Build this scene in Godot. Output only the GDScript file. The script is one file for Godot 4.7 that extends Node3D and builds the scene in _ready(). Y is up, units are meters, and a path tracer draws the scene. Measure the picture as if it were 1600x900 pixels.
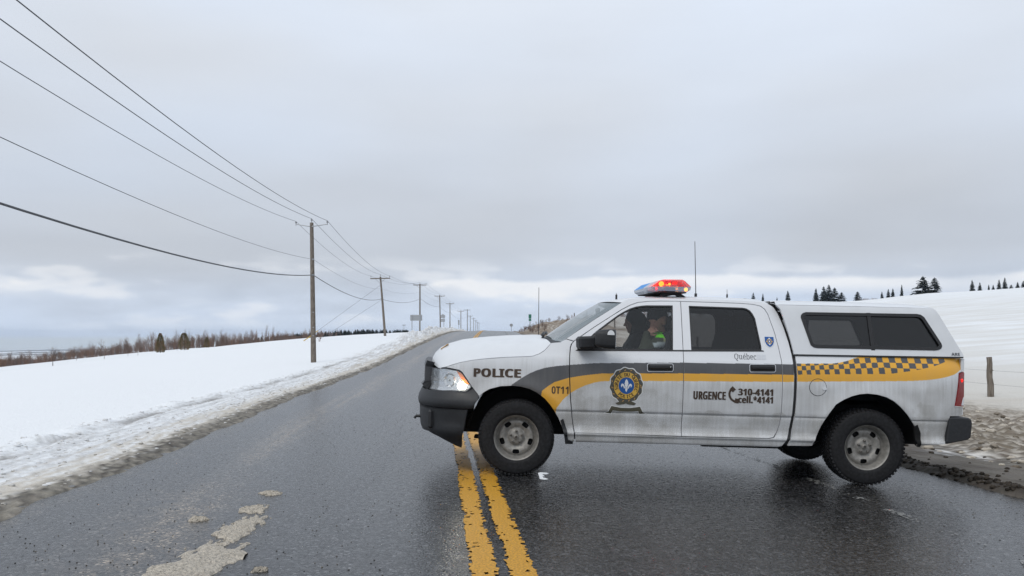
extends Node3D
# A snowy country road with a police pickup parked across it. Metres, y up, the camera looks along -z.

var M := {}
var nz := FastNoiseLite.new()
var nf := FastNoiseLite.new()
var taken := {}

# ---------------------------------------------------------------- mesh builder
class MB:
	var v := PackedVector3Array()
	var n := PackedVector3Array()
	var u := PackedVector2Array()
	var c := PackedColorArray()
	var i := PackedInt32Array()
	var col := Color(1, 1, 1)
	func vert(p: Vector3, nn: Vector3, uv := Vector2.ZERO) -> int:
		v.append(p); n.append(nn); u.append(uv); c.append(col)
		return v.size() - 1
	func tri(a: Vector3, b: Vector3, d: Vector3) -> void:
		var nn := (d - a).cross(b - a)
		if nn.length_squared() < 1e-16: return
		nn = nn.normalized()
		var k := v.size()
		vert(a, nn); vert(b, nn); vert(d, nn)
		i.append_array(PackedInt32Array([k, k + 1, k + 2]))
	func quad(a: Vector3, b: Vector3, d: Vector3, e: Vector3) -> void:
		tri(a, b, d); tri(a, d, e)
	func box(at: Vector3, size: Vector3, b := Basis.IDENTITY, bev := 0.0) -> void:
		var h := size * 0.5
		if bev <= 0.0:
			for f in 6:
				var ax := f / 2
				var s := 1.0 if f % 2 == 0 else -1.0
				var nn := Vector3.ZERO; nn[ax] = s
				var e1 := Vector3.ZERO; e1[(ax + 1) % 3] = h[(ax + 1) % 3]
				var e2 := Vector3.ZERO; e2[(ax + 2) % 3] = h[(ax + 2) % 3] * s
				var o := nn * h[ax]
				quad(at + b * (o - e1 - e2), at + b * (o - e1 + e2), at + b * (o + e1 + e2), at + b * (o + e1 - e2))
			return
		# bevelled box: convex hull of the three shrunken boxes, as faces with chamfers
		var pts := []
		for ax in 3:
			for s in [1.0, -1.0]:
				var a1 := (ax + 1) % 3
				var a2 := (ax + 2) % 3
				var q := []
				for w in [[-1, -1], [-1, 1], [1, 1], [1, -1]]:
					var p := Vector3.ZERO
					p[ax] = h[ax] * s
					p[a1] = (h[a1] - bev) * w[0]
					p[a2] = (h[a2] - bev) * w[1] * s
					q.append(at + b * p)
				quad(q[0], q[1], q[2], q[3])
		for ax in 3:
			var a1 := (ax + 1) % 3
			var a2 := (ax + 2) % 3
			for s1 in [1.0, -1.0]:
				for s2 in [1.0, -1.0]:
					var q := []
					for w in [[-1.0, 0], [-1.0, 1], [1.0, 1], [1.0, 0]]:
						var p := Vector3.ZERO
						p[ax] = (h[ax] - bev) * w[0]
						p[a1] = (h[a1] - (0.0 if w[1] == 0 else bev)) * s1
						p[a2] = (h[a2] - (bev if w[1] == 0 else 0.0)) * s2
						q.append(at + b * p)
					if s1 * s2 > 0: quad(q[3], q[2], q[1], q[0])
					else: quad(q[0], q[1], q[2], q[3])
		for s1 in [1.0, -1.0]:
			for s2 in [1.0, -1.0]:
				for s3 in [1.0, -1.0]:
					var pa := at + b * Vector3(h.x * s1, (h.y - bev) * s2, (h.z - bev) * s3)
					var pb := at + b * Vector3((h.x - bev) * s1, h.y * s2, (h.z - bev) * s3)
					var pc := at + b * Vector3((h.x - bev) * s1, (h.y - bev) * s2, h.z * s3)
					if s1 * s2 * s3 > 0: tri(pa, pc, pb)
					else: tri(pa, pb, pc)
	# smooth grid of points P[r][k]; closed wraps columns
	func grid(P: Array, closed := false, uvs: Array = []) -> void:
		var R := P.size()
		var K: int = P[0].size()
		var k0 := v.size()
		for r in R:
			for k in K:
				var dr: Vector3 = P[mini(r + 1, R - 1)][k] - P[maxi(r - 1, 0)][k]
				var dk: Vector3
				if closed: dk = P[r][(k + 1) % K] - P[r][(k - 1 + K) % K]
				else: dk = P[r][mini(k + 1, K - 1)] - P[r][maxi(k - 1, 0)]
				var nn := dk.cross(dr)
				if nn.length_squared() < 1e-14:
					nn = Vector3.UP
				vert(P[r][k], nn.normalized(), uvs[r][k] if uvs.size() else Vector2(k, r))
		for r in R - 1:
			for k in (K if closed else K - 1):
				var a := k0 + r * K + k
				var b := k0 + r * K + (k + 1) % K
				var e := a + K
				var d := b + K
				i.append_array(PackedInt32Array([a, e, b, b, e, d]))
	func tube(pts: Array, radii: Array, sides := 8, caps := true) -> void:
		var P := []
		var up := Vector3.UP
		for k in pts.size():
			var d: Vector3 = (pts[mini(k + 1, pts.size() - 1)] - pts[maxi(k - 1, 0)]).normalized()
			if absf(d.dot(up)) > 0.95: up = Vector3.RIGHT
			var x := d.cross(up).normalized()
			up = x.cross(d).normalized()
			var ring := []
			for s in sides:
				var a := TAU * s / sides
				ring.append(pts[k] + (x * cos(a) + up * sin(a)) * float(radii[mini(k, radii.size() - 1)]))
			P.append(ring)
		grid(P, true)
		if caps:
			for e in [0, pts.size() - 1]:
				for s in range(1, sides - 1):
					if e == 0: tri(P[0][0], P[0][s], P[0][s + 1])
					else: tri(P[e][0], P[e][s + 1], P[e][s])
	# profile of (radius, along axis) turned round the z axis
	func lathe(at: Vector3, prof: Array, sides := 32, zs := 1.0) -> void:
		var P := []
		for p in prof:
			var ring := []
			for s in sides:
				var a := TAU * s / sides
				ring.append(at + Vector3(cos(a) * p.x, sin(a) * p.x, p.y * zs))
			P.append(ring)
		grid(P, true)
	# solid prism: outline (x, y) pushed along z from z0 to z1
	func prism(o: PackedVector2Array, z0: float, z1: float, at := Vector3.ZERO, b := Basis.IDENTITY) -> void:
		var t := Geometry2D.triangulate_polygon(o)
		for k in range(0, t.size(), 3):
			var p := o[t[k]]; var q := o[t[k + 1]]; var r := o[t[k + 2]]
			tri(at + b * Vector3(p.x, p.y, z1), at + b * Vector3(q.x, q.y, z1), at + b * Vector3(r.x, r.y, z1))
			tri(at + b * Vector3(p.x, p.y, z0), at + b * Vector3(r.x, r.y, z0), at + b * Vector3(q.x, q.y, z0))
		for k in o.size():
			var p := o[k]; var q := o[(k + 1) % o.size()]
			quad(at + b * Vector3(p.x, p.y, z0), at + b * Vector3(q.x, q.y, z0), at + b * Vector3(q.x, q.y, z1), at + b * Vector3(p.x, p.y, z1))
	# turn every face the way its normals point
	func settle() -> void:
		for k in range(0, i.size(), 3):
			var a := i[k]; var b := i[k + 1]; var d := i[k + 2]
			var g := (v[d] - v[a]).cross(v[b] - v[a])
			if g.dot(n[a] + n[b] + n[d]) < 0.0:
				i[k + 1] = d; i[k + 2] = b
	func flip() -> void:
		for k in n.size(): n[k] = -n[k]
	func mesh(fix := true, colours := false) -> ArrayMesh:
		if fix: settle()
		var arr := []
		arr.resize(Mesh.ARRAY_MAX)
		arr[Mesh.ARRAY_VERTEX] = v
		arr[Mesh.ARRAY_NORMAL] = n
		arr[Mesh.ARRAY_TEX_UV] = u
		if colours: arr[Mesh.ARRAY_COLOR] = c
		arr[Mesh.ARRAY_INDEX] = i
		var m := ArrayMesh.new()
		if v.size() > 0: m.add_surface_from_arrays(Mesh.PRIMITIVE_TRIANGLES, arr)
		return m

# ---------------------------------------------------------------- nodes
func part(parent: Node, called: String, mesh: Mesh, m: Material) -> MeshInstance3D:
	var o := MeshInstance3D.new()
	o.name = called
	o.mesh = mesh
	o.material_override = m
	parent.add_child(o, true)
	return o
func numbered(called: String) -> String:
	var k: int = taken.get(called, 0)
	taken[called] = k + 1
	return called if k == 0 else "%s_%03d" % [called, k]
func tag(o: Node, label: String, category: String, group := "") -> void:
	o.set_meta("label", label)
	o.set_meta("category", category)
	if group: o.set_meta("group", group)
func thing(called: String, label: String, category: String, at := Vector3.ZERO, group := "") -> Node3D:
	var o := Node3D.new()
	o.name = numbered(called)
	add_child(o)
	o.position = at
	tag(o, label, category, group)
	return o
func solid(called: String, mesh: Mesh, m: Material, label: String, category: String, at := Vector3.ZERO, group := "") -> MeshInstance3D:
	var o := part(self, numbered(called), mesh, m)
	o.position = at
	tag(o, label, category, group)
	return o
func struct(called: String, mesh: Mesh, m: Material) -> MeshInstance3D:
	var o := part(self, numbered(called), mesh, m)
	o.set_meta("kind", "structure")
	return o

# ---------------------------------------------------------------- materials
func lin(r: float, g: float, b: float, a := 1.0) -> Color:
	var k := Color(r, g, b).linear_to_srgb()
	k.a = a
	return k
func mat(called: String, c: Color, rough := 0.6, metal := 0.0, spec := 0.5) -> StandardMaterial3D:
	var m := StandardMaterial3D.new()
	m.resource_name = called
	m.albedo_color = c
	m.roughness = rough
	m.metallic = metal
	m.metallic_specular = spec
	M[called] = m
	return m
func noise_tex(size: int, freq: float, oct := 4, seed_ := 1, lo := 0.0, hi := 1.0, type := FastNoiseLite.TYPE_SIMPLEX_SMOOTH) -> NoiseTexture2D:
	var f := FastNoiseLite.new()
	f.noise_type = type
	f.seed = seed_
	f.frequency = freq
	f.fractal_octaves = oct
	var t := NoiseTexture2D.new()
	t.width = size; t.height = size
	t.seamless = true
	t.noise = f
	var g := Gradient.new()
	g.set_color(0, Color(lo, lo, lo)); g.set_color(1, Color(hi, hi, hi))
	t.color_ramp = g
	return t
func lerp_table(T: Array, x: float) -> float:
	if x <= T[0].x: return T[0].y
	for k in range(1, T.size()):
		if x <= T[k].x:
			var a: Vector2 = T[k - 1]
			var b: Vector2 = T[k]
			return a.y + (b.y - a.y) * (x - a.x) / maxf(b.x - a.x, 1e-6)
	return T[T.size() - 1].y
func smooth_table(T: Array, x: float) -> float:
	# Catmull-Rom through the points (x, y)
	if x <= T[0].x: return T[0].y + (x - T[0].x) * (T[1].y - T[0].y) / (T[1].x - T[0].x)
	for k in range(1, T.size()):
		if x <= T[k].x:
			var p1: Vector2 = T[k - 1]
			var p2: Vector2 = T[k]
			var p0: Vector2 = T[maxi(k - 2, 0)]
			var p3: Vector2 = T[mini(k + 1, T.size() - 1)]
			var h := p2.x - p1.x
			var m1 := (p2.y - p0.y) / (p2.x - p0.x)
			var m2 := (p3.y - p1.y) / (p3.x - p1.x)
			var t := (x - p1.x) / h
			var t2 := t * t
			var t3 := t2 * t
			return (2 * t3 - 3 * t2 + 1) * p1.y + (t3 - 2 * t2 + t) * h * m1 + (-2 * t3 + 3 * t2) * p2.y + (t3 - t2) * h * m2
	return T[T.size() - 1].y
func sm(a: float, b: float, x: float) -> float:
	return smoothstep(a, b, x)
func V2(a: Array) -> PackedVector2Array:
	var o := PackedVector2Array()
	for p in a: o.append(Vector2(p[0], p[1]))
	return o
func rng_of(k: int) -> RandomNumberGenerator:
	var r := RandomNumberGenerator.new()
	r.seed = k
	return r

func _ready() -> void:
	# ---- camera: eye 1.46 m above the crown of the road, level, lens shifted a little upwards
	var cam := Camera3D.new()
	cam.name = "camera"
	cam.projection = Camera3D.PROJECTION_FRUSTUM
	cam.near = 0.1
	cam.far = 12000.0
	cam.size = 0.1 * 900.0 / 1200.0
	cam.frustum_offset = Vector2(0, 0.1 * 77.0 / 1200.0)
	cam.position = Vector3(0, EYE, 0)
	add_child(cam)
	cam.current = true
	# ---- sky, sun, exposure
	var env := Environment.new()
	env.background_mode = Environment.BG_SKY
	env.sky = Sky.new()
	var pano := PanoramaSkyMaterial.new()
	pano.panorama = sky_picture()
	env.sky.sky_material = pano
	env.background_energy_multiplier = 1.0
	env.tonemap_mode = Environment.TONE_MAPPER_LINEAR
	env.tonemap_exposure = 1.0
	env.sdfgi_enabled = true
	env.ssao_enabled = true
	env.ssil_enabled = true
	env.fog_enabled = true
	env.fog_density = 0.0002
	env.fog_light_color = Color(0.80, 0.87, 0.96)
	var we := WorldEnvironment.new()
	we.name = "world_environment"
	we.environment = env
	add_child(we)
	var sun := DirectionalLight3D.new()
	sun.name = "sun"
	sun.light_energy = 0.42
	sun.light_angular_distance = 25.0
	sun.light_color = Color(1.0, 0.98, 0.95)
	sun.shadow_enabled = true
	sun.rotation_degrees = Vector3(-52, -35, 0)
	add_child(sun)

	nz.seed = 11
	nz.noise_type = FastNoiseLite.TYPE_SIMPLEX_SMOOTH
	nz.frequency = 1.0
	nz.fractal_octaves = 3
	nf.seed = 5
	nf.noise_type = FastNoiseLite.TYPE_SIMPLEX_SMOOTH
	nf.frequency = 1.0
	nf.fractal_type = FastNoiseLite.FRACTAL_NONE
	make_materials()
	# ---- the setting
	build_ground()
	build_road()
	build_hills()
	# ---- things along the road
	build_poles()
	build_signs()
	build_fence()
	build_trees()
	build_litter()
	# ---- the truck and the two people in it
	build_truck()
	build_people()

const EYE := 1.458

func sky_picture() -> ImageTexture:
	var w := 2560
	var h := 1280
	var f := FastNoiseLite.new()
	f.seed = 21
	f.noise_type = FastNoiseLite.TYPE_SIMPLEX_SMOOTH
	f.frequency = 1.0
	f.fractal_octaves = 5
	f.fractal_gain = 0.52
	var g := FastNoiseLite.new()
	g.seed = 8
	g.frequency = 1.0
	g.noise_type = FastNoiseLite.TYPE_SIMPLEX_SMOOTH
	g.fractal_octaves = 2
	var px := PackedFloat32Array()
	px.resize(w * h * 3)
	# sheet of stratus: brightness by height above the horizon (degrees), as linear grey
	var T := [Vector2(0, 0.80), Vector2(3, 0.745), Vector2(6, 0.635), Vector2(8, 0.645), Vector2(11, 0.70), Vector2(17, 0.79), Vector2(24, 0.85), Vector2(45, 0.84), Vector2(90, 0.86)]
	for y in h:
		var e := (0.5 - (y + 0.5) / h) * 180.0
		if e < -1.0:
			for k in range(y * w * 3, (y + 1) * w * 3, 3):
				px[k] = 0.68; px[k + 1] = 0.74; px[k + 2] = 0.81
			continue
		var er := deg_to_rad(maxf(e, 0.0))
		var flat := 1.0 / (sin(er) + 0.07)          # a flat cloud deck seen in perspective
		var base := lerp_table(T, e)
		var gap_w := sm(0.2, 1.6, e) * (1.0 - sm(4.2, 6.5, e))
		for x in w:
			var az := ((x + 0.5) / w - 0.5) * TAU
			var dx := sin(az)
			var dz := cos(az)
			var n1 := f.get_noise_3d(dx * flat * 0.22, dz * flat * 0.22, 3.0)
			var n2 := g.get_noise_3d(dx * 2.2, e * 0.11 + 9.0, dz * 2.2)
			var n3 := f.get_noise_3d(dx * 5.0, e * 0.42, dz * 5.0)
			var n6 := f.get_noise_3d(dx * 11.0, e * 0.75 + 30.0, dz * 11.0)
			var n5 := f.get_noise_3d(dx * 3.0 + 20.0, e * 0.22, dz * 3.0)
			var L := base + 0.055 * n1 + 0.05 * n2 + 0.03 * n5
			# lower deck of lumpy clouds with bright gaps above the far horizon
			var rim := 4.3 + 0.9 * n2 + 0.45 * n3 + 0.20 * n6
			# the deck ends in a long bright edge; beneath it lumps of lower cloud
			var edge := sm(0.0, 0.35, rim - e) * (1.0 - sm(0.5, 1.9 + 0.8 * n3, rim - e))
			var gap := clampf(edge * sm(-0.35, 0.25, n2 + 0.5 * n3 + 0.15) + 0.55 * sm(0.10, 0.45, n3 + 0.5 * n6) * gap_w, 0.0, 1.0)
			L = lerpf(L, 0.95, gap * 0.80)
			var low := (1.0 - sm(2.5, 6.0, e)) * (1.0 - gap)
			L += low * (0.10 * n3 + 0.07 * n6)
			var blue := 0.115 + 0.05 * low - 0.075 * gap + 0.03 * n2
			var k := (y * w + x) * 3
			px[k] = L * (1.0 - blue)
			px[k + 1] = L * (1.0 - blue * 0.33)
			px[k + 2] = L * (1.0 + blue * 0.72)
	return ImageTexture.create_from_image(Image.create_from_data(w, h, false, Image.FORMAT_RGBF, px.to_byte_array()))

func make_materials() -> void:
	var m: StandardMaterial3D
	# ground: snow, slush and mud carried by vertex colours, with fine crust relief
	m = mat("snow_ground", Color(1, 1, 1), 0.75, 0.0, 0.35)
	m.vertex_color_use_as_albedo = true
	m.uv1_triplanar = true
	m.uv1_world_triplanar = true
	m.uv1_scale = Vector3(0.45, 0.45, 0.45)
	m.heightmap_enabled = true
	m.heightmap_texture = noise_tex(512, 0.03, 5, 4)
	m.heightmap_scale = 3.0
	m.albedo_texture = noise_tex(512, 0.09, 4, 14, 0.90, 1.0)
	# asphalt: wet, coarse grain
	m = mat("asphalt", Color(1, 1, 1), 1.0, 0.0, 0.5)
	m.vertex_color_use_as_albedo = true
	m.albedo_texture = asphalt_grain(1024, false)
	m.heightmap_enabled = true
	m.heightmap_texture = asphalt_grain(1024, true)
	m.heightmap_scale = 0.20
	m.roughness_texture = noise_tex(512, 0.06, 4, 33, 0.20, 0.33)
	m = mat("yellow_paint", lin(0.80, 0.40, 0.020), 0.5, 0.0, 0.5)
	m.uv1_triplanar = true
	m.uv1_world_triplanar = true
	m.uv1_scale = Vector3(1.3, 1.3, 1.3)
	m.albedo_texture = noise_tex(512, 0.07, 4, 41, 0.62, 1.0)
	m.heightmap_enabled = true
	m.heightmap_texture = M["asphalt"].heightmap_texture
	m.heightmap_scale = 0.2
	m = mat("white_paint", lin(0.24, 0.24, 0.23), 0.55)
	# wood, metal
	m = mat("pole_wood", Color(1, 1, 1), 0.85, 0.0, 0.3)
	m.uv1_triplanar = true
	m.uv1_world_triplanar = true
	m.uv1_scale = Vector3(2.2, 0.16, 2.2)
	var wood := noise_tex(512, 0.03, 5, 7)
	wood.color_ramp = ramp([[0.0, lin(0.06, 0.048, 0.038)], [0.5, lin(0.17, 0.145, 0.12)], [1.0, lin(0.30, 0.265, 0.23)]])
	m.albedo_texture = wood
	mat("galvanised", lin(0.34, 0.35, 0.36), 0.45, 0.6)
	mat("wire", lin(0.06, 0.065, 0.075), 0.5)
	mat("porcelain", lin(0.25, 0.25, 0.26), 0.3)
	mat("sign_back", lin(0.36, 0.37, 0.38), 0.5, 0.3)
	mat("sign_green", lin(0.02, 0.16, 0.10), 0.4)
	mat("guard_yellow", lin(0.55, 0.36, 0.05), 0.5)
	# plants
	m = mat("needles", Color(1, 1, 1), 0.8, 0.0, 0.2)
	m.vertex_color_use_as_albedo = true
	m = mat("bark", lin(0.10, 0.075, 0.058), 0.9, 0.0, 0.2)
	m = mat("twigs", Color(1, 1, 1), 0.9, 0.0, 0.2)
	m.vertex_color_use_as_albedo = true
	m = mat("hill", Color(1, 1, 1), 0.9, 0.0, 0.1)
	m.vertex_color_use_as_albedo = true
	m = mat("ice", lin(0.70, 0.63, 0.52), 0.6, 0.0, 0.5)
	m.uv1_triplanar = true
	m.uv1_world_triplanar = true
	m.uv1_scale = Vector3(2.5, 2.5, 2.5)
	m.albedo_texture = noise_tex(512, 0.018, 5, 61, 0.70, 1.0)
	m.heightmap_enabled = true
	m.heightmap_texture = noise_tex(512, 0.025, 5, 62)
	m.heightmap_scale = 3.0
	mat("mud", lin(0.055, 0.045, 0.035), 0.6)
	m = mat("dirty_snow", Color(1, 1, 1), 0.7, 0.0, 0.3)
	m.vertex_color_use_as_albedo = true
	mat("paper", lin(0.7, 0.72, 0.74), 0.7)

func ramp(a: Array) -> Gradient:
	var g := Gradient.new()
	var o := PackedFloat32Array()
	var c := PackedColorArray()
	for p in a:
		o.append(p[0]); c.append(p[1])
	g.offsets = o
	g.colors = c
	return g

func asphalt_grain(size: int, relief: bool) -> ImageTexture:
	# stones of 6 to 14 mm in bitumen; one tile is 2 m wide
	var f := FastNoiseLite.new()
	f.seed = 3
	f.noise_type = FastNoiseLite.TYPE_CELLULAR
	f.cellular_return_type = FastNoiseLite.RETURN_DISTANCE
	f.fractal_type = FastNoiseLite.FRACTAL_NONE
	f.frequency = 0.115
	var im := f.get_seamless_image(size, size)
	im.convert(Image.FORMAT_L8)
	var d := im.get_data()
	var f2 := FastNoiseLite.new()
	f2.seed = 9
	f2.frequency = 0.02
	f2.fractal_octaves = 5
	var im2 := f2.get_seamless_image(size, size)
	im2.convert(Image.FORMAT_L8)
	var e := im2.get_data()
	f.cellular_return_type = FastNoiseLite.RETURN_CELL_VALUE
	var im3 := f.get_seamless_image(size, size)
	im3.convert(Image.FORMAT_L8)
	var s := im3.get_data()
	var o := PackedByteArray()
	o.resize(size * size)
	for k in size * size:
		if relief:
			o[k] = clampi(int(255 - d[k] * 0.9 + (s[k] - 128) * 0.3), 0, 255)
		else:
			# value of each stone, darker binder between, patches
			o[k] = clampi(int(48 + s[k] * 0.66 - d[k] * 0.15 + (e[k] - 128) * 0.08 + (75 if s[k] > 240 else 0) - (60 if s[k] < 12 else 0)), 0, 255)
	return ImageTexture.create_from_image(Image.create_from_data(size, size, false, Image.FORMAT_L8, o))

# ---------------------------------------------------------------- road line and terrain
# z here is the distance ahead of the camera (world -z)
const ROAD_X := [Vector2(-60, 6.1), Vector2(0, 0.405), Vector2(4.69, -0.043), Vector2(8.2, -0.378), Vector2(20, -1.45), Vector2(40, -2.7), Vector2(60, -3.4), Vector2(84, -3.85), Vector2(129, -4.9), Vector2(160, -5.3), Vector2(250, -6.0), Vector2(400, -9.0), Vector2(700, -16.0), Vector2(6000, -140.0)]
const ROAD_Y := [Vector2(-60, 0.0), Vector2(0, 0.0), Vector2(28, 0.0), Vector2(40, 0.13), Vector2(60, 0.74), Vector2(84, 1.6), Vector2(110, 2.24), Vector2(130, 2.55), Vector2(150, 2.75), Vector2(170, 2.78), Vector2(200, 2.5), Vector2(300, 0.0), Vector2(600, -8.0), Vector2(6000, -60.0)]
func road_x(z: float) -> float: return smooth_table(ROAD_X, z)
func road_y(z: float) -> float: return smooth_table(ROAD_Y, z)
func crown(d: float) -> float: return -0.030 * (sqrt(d * d + 0.25) - 0.5)
func left_edge(z: float) -> float: return -4.22 + 0.16 * nz.get_noise_2d(z * 0.22, 4.0) + 0.07 * nz.get_noise_2d(z * 1.3, 8.0)
func right_edge(z: float) -> float: return 5.42 + 0.10 * nz.get_noise_2d(z * 0.3, 14.0) + 0.06 * nz.get_noise_2d(z * 1.6, 18.0)

const FIELD_Y := [Vector2(-60, -5.0), Vector2(0, -4.0), Vector2(40, -2.8), Vector2(75, -1.9), Vector2(120, -0.64), Vector2(170, 0.04), Vector2(250, 1.1), Vector2(330, 0.6), Vector2(600, -9.0), Vector2(6000, -62.0)]
const RIDGE := [Vector2(-60, 6.0), Vector2(60, 8.0), Vector2(165, 9.5), Vector2(190, 10.3), Vector2(230, 11.2), Vector2(270, 13.6), Vector2(300, 16.5), Vector2(340, 18.0), Vector2(500, 15.0), Vector2(900, 4.0), Vector2(6000, -10.0)]
func ground_h(d: float, z: float) -> float:
	var ry := road_y(z)
	var far_fade := 1.0 - sm(900.0, 3000.0, z)
	if d < 0.0:
		var le := left_edge(z) if d > -8.0 and z < 200.0 else -4.22
		var base := ry + crown(d)
		if d > le: return base - 0.07 + 0.085 * (1.0 - sm(0.0, 0.22, d - le))
		var q := le - d                                        # metres out from the asphalt
		var fy := smooth_table(FIELD_Y, z)
		var h: float
		if d > -46.0:
			var t := clampf((-d - 4.2) / 41.8, 0.0, 1.0)
			h = lerpf(ry - 0.095, fy, t * (0.90 + 0.10 * t))
			h += 0.55 * sin(PI * t) * sm(30.0, 90.0, z)       # the field swells a little
		else:
			h = fy - (-46.0 - d) * 0.20 * sm(0.0, 25.0, -46.0 - d)
			h = maxf(h, -13.0 - minf(-46.0 - d, 3000.0) * 0.019)
		h += 0.02 * sm(0.0, 0.3, q)
		if q < 60.0:
			# ruts and crust on the shoulder, then smooth field
			var rough := (1.0 - sm(2.2, 4.2, q))
			h += rough * (0.028 * nz.get_noise_2d(d * 3.0, z * 0.9) + 0.018 * nz.get_noise_2d(d * 9.0, z * 5.0))
			h -= 0.06 * exp(-pow((q - 2.75 - 0.25 * nf.get_noise_2d(z * 0.2, 3.0)) / 0.22, 2.0)) * (1.0 - sm(28.0, 44.0, z))
			h += 0.10 * exp(-pow((q - 3.25) / 0.30, 2.0)) * maxf(0.0, 0.35 + nz.get_noise_2d(z * 0.8, 77.0)) * (1.0 - sm(28.0, 44.0, z))
			h += (0.06 * nz.get_noise_2d(d * 0.12, z * 0.10) + 0.016 * nz.get_noise_2d(d * 0.30 + z * 0.12, z * 0.55 - d * 0.1)) * sm(3.5, 8.0, q)
			# bank thrown up by the plough farther on
			var bank := sm(46.0, 88.0, z) * (1.0 - sm(190.0, 240.0, z))
			if bank > 0.0:
				var s := exp(-pow((q - 2.3) / 1.25, 2.0))
				h += bank * s * (0.62 + 0.5 * nz.get_noise_2d(d * 0.5, z * 0.22) + 0.25 * nz.get_noise_2d(d * 1.5, z * 0.9))
		return h
	var re := right_edge(z) if d < 8.0 and z < 200.0 else 5.42
	if d < re: return ry + crown(d) - 0.07 + 0.075 * (1.0 - sm(0.0, 0.15, re - d))
	var q2 := d - re
	var h2 := ry + crown(5.4) + 0.012 - 0.44 * sm(0.6, 5.5, q2)
	# mud windrow at the asphalt edge
	h2 += (0.055 + 0.05 * nz.get_noise_2d(d * 4.0, z * 3.0)) * exp(-pow((q2 - 0.16) / 0.13, 2.0))
	h2 += 0.02 * nz.get_noise_2d(d * 3.0, z * 1.4) * (1.0 - sm(1.6, 2.4, q2))
	# churned, dirty snow
	var churn := sm(1.4, 2.2, q2) * (1.0 - sm(6.5, 10.5, q2))
	if z < 90.0:
		h2 += churn * (0.14 + 0.09 * nz.get_noise_2d(d * 1.7, z * 1.7) + 0.10 * nz.get_noise_2d(d * 4.6 + z * 1.6, z * 5.2 - d * 2.0))
	# cut bank beside the crest, then the hill
	var bank2 := sm(62.0, 105.0, z) * (1.0 - sm(260.0, 360.0, z))
	h2 += bank2 * (1.0 - sm(12.0, 45.0, q2)) * (2.0 * sm(1.2, 6.5, q2) + 0.5 * nz.get_noise_2d(d * 0.5, z * 0.1) * sm(2.0, 4.0, q2))
	if d > 9.0:
		var t2 := clampf((d - 9.0) / 100.0, 0.0, 1.0)
		h2 += (smooth_table(RIDGE, z) - 0.0) * pow(t2, 1.25)
		if d > 109.0: h2 -= (d - 109.0) * 0.035
		h2 += 0.12 * nz.get_noise_2d(d * 0.07, z * 0.05) * sm(12.0, 24.0, d)
	return maxf(h2, -70.0)
func ground_at(x: float, z: float) -> float:
	return ground_h(x - road_x(z), z)

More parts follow.
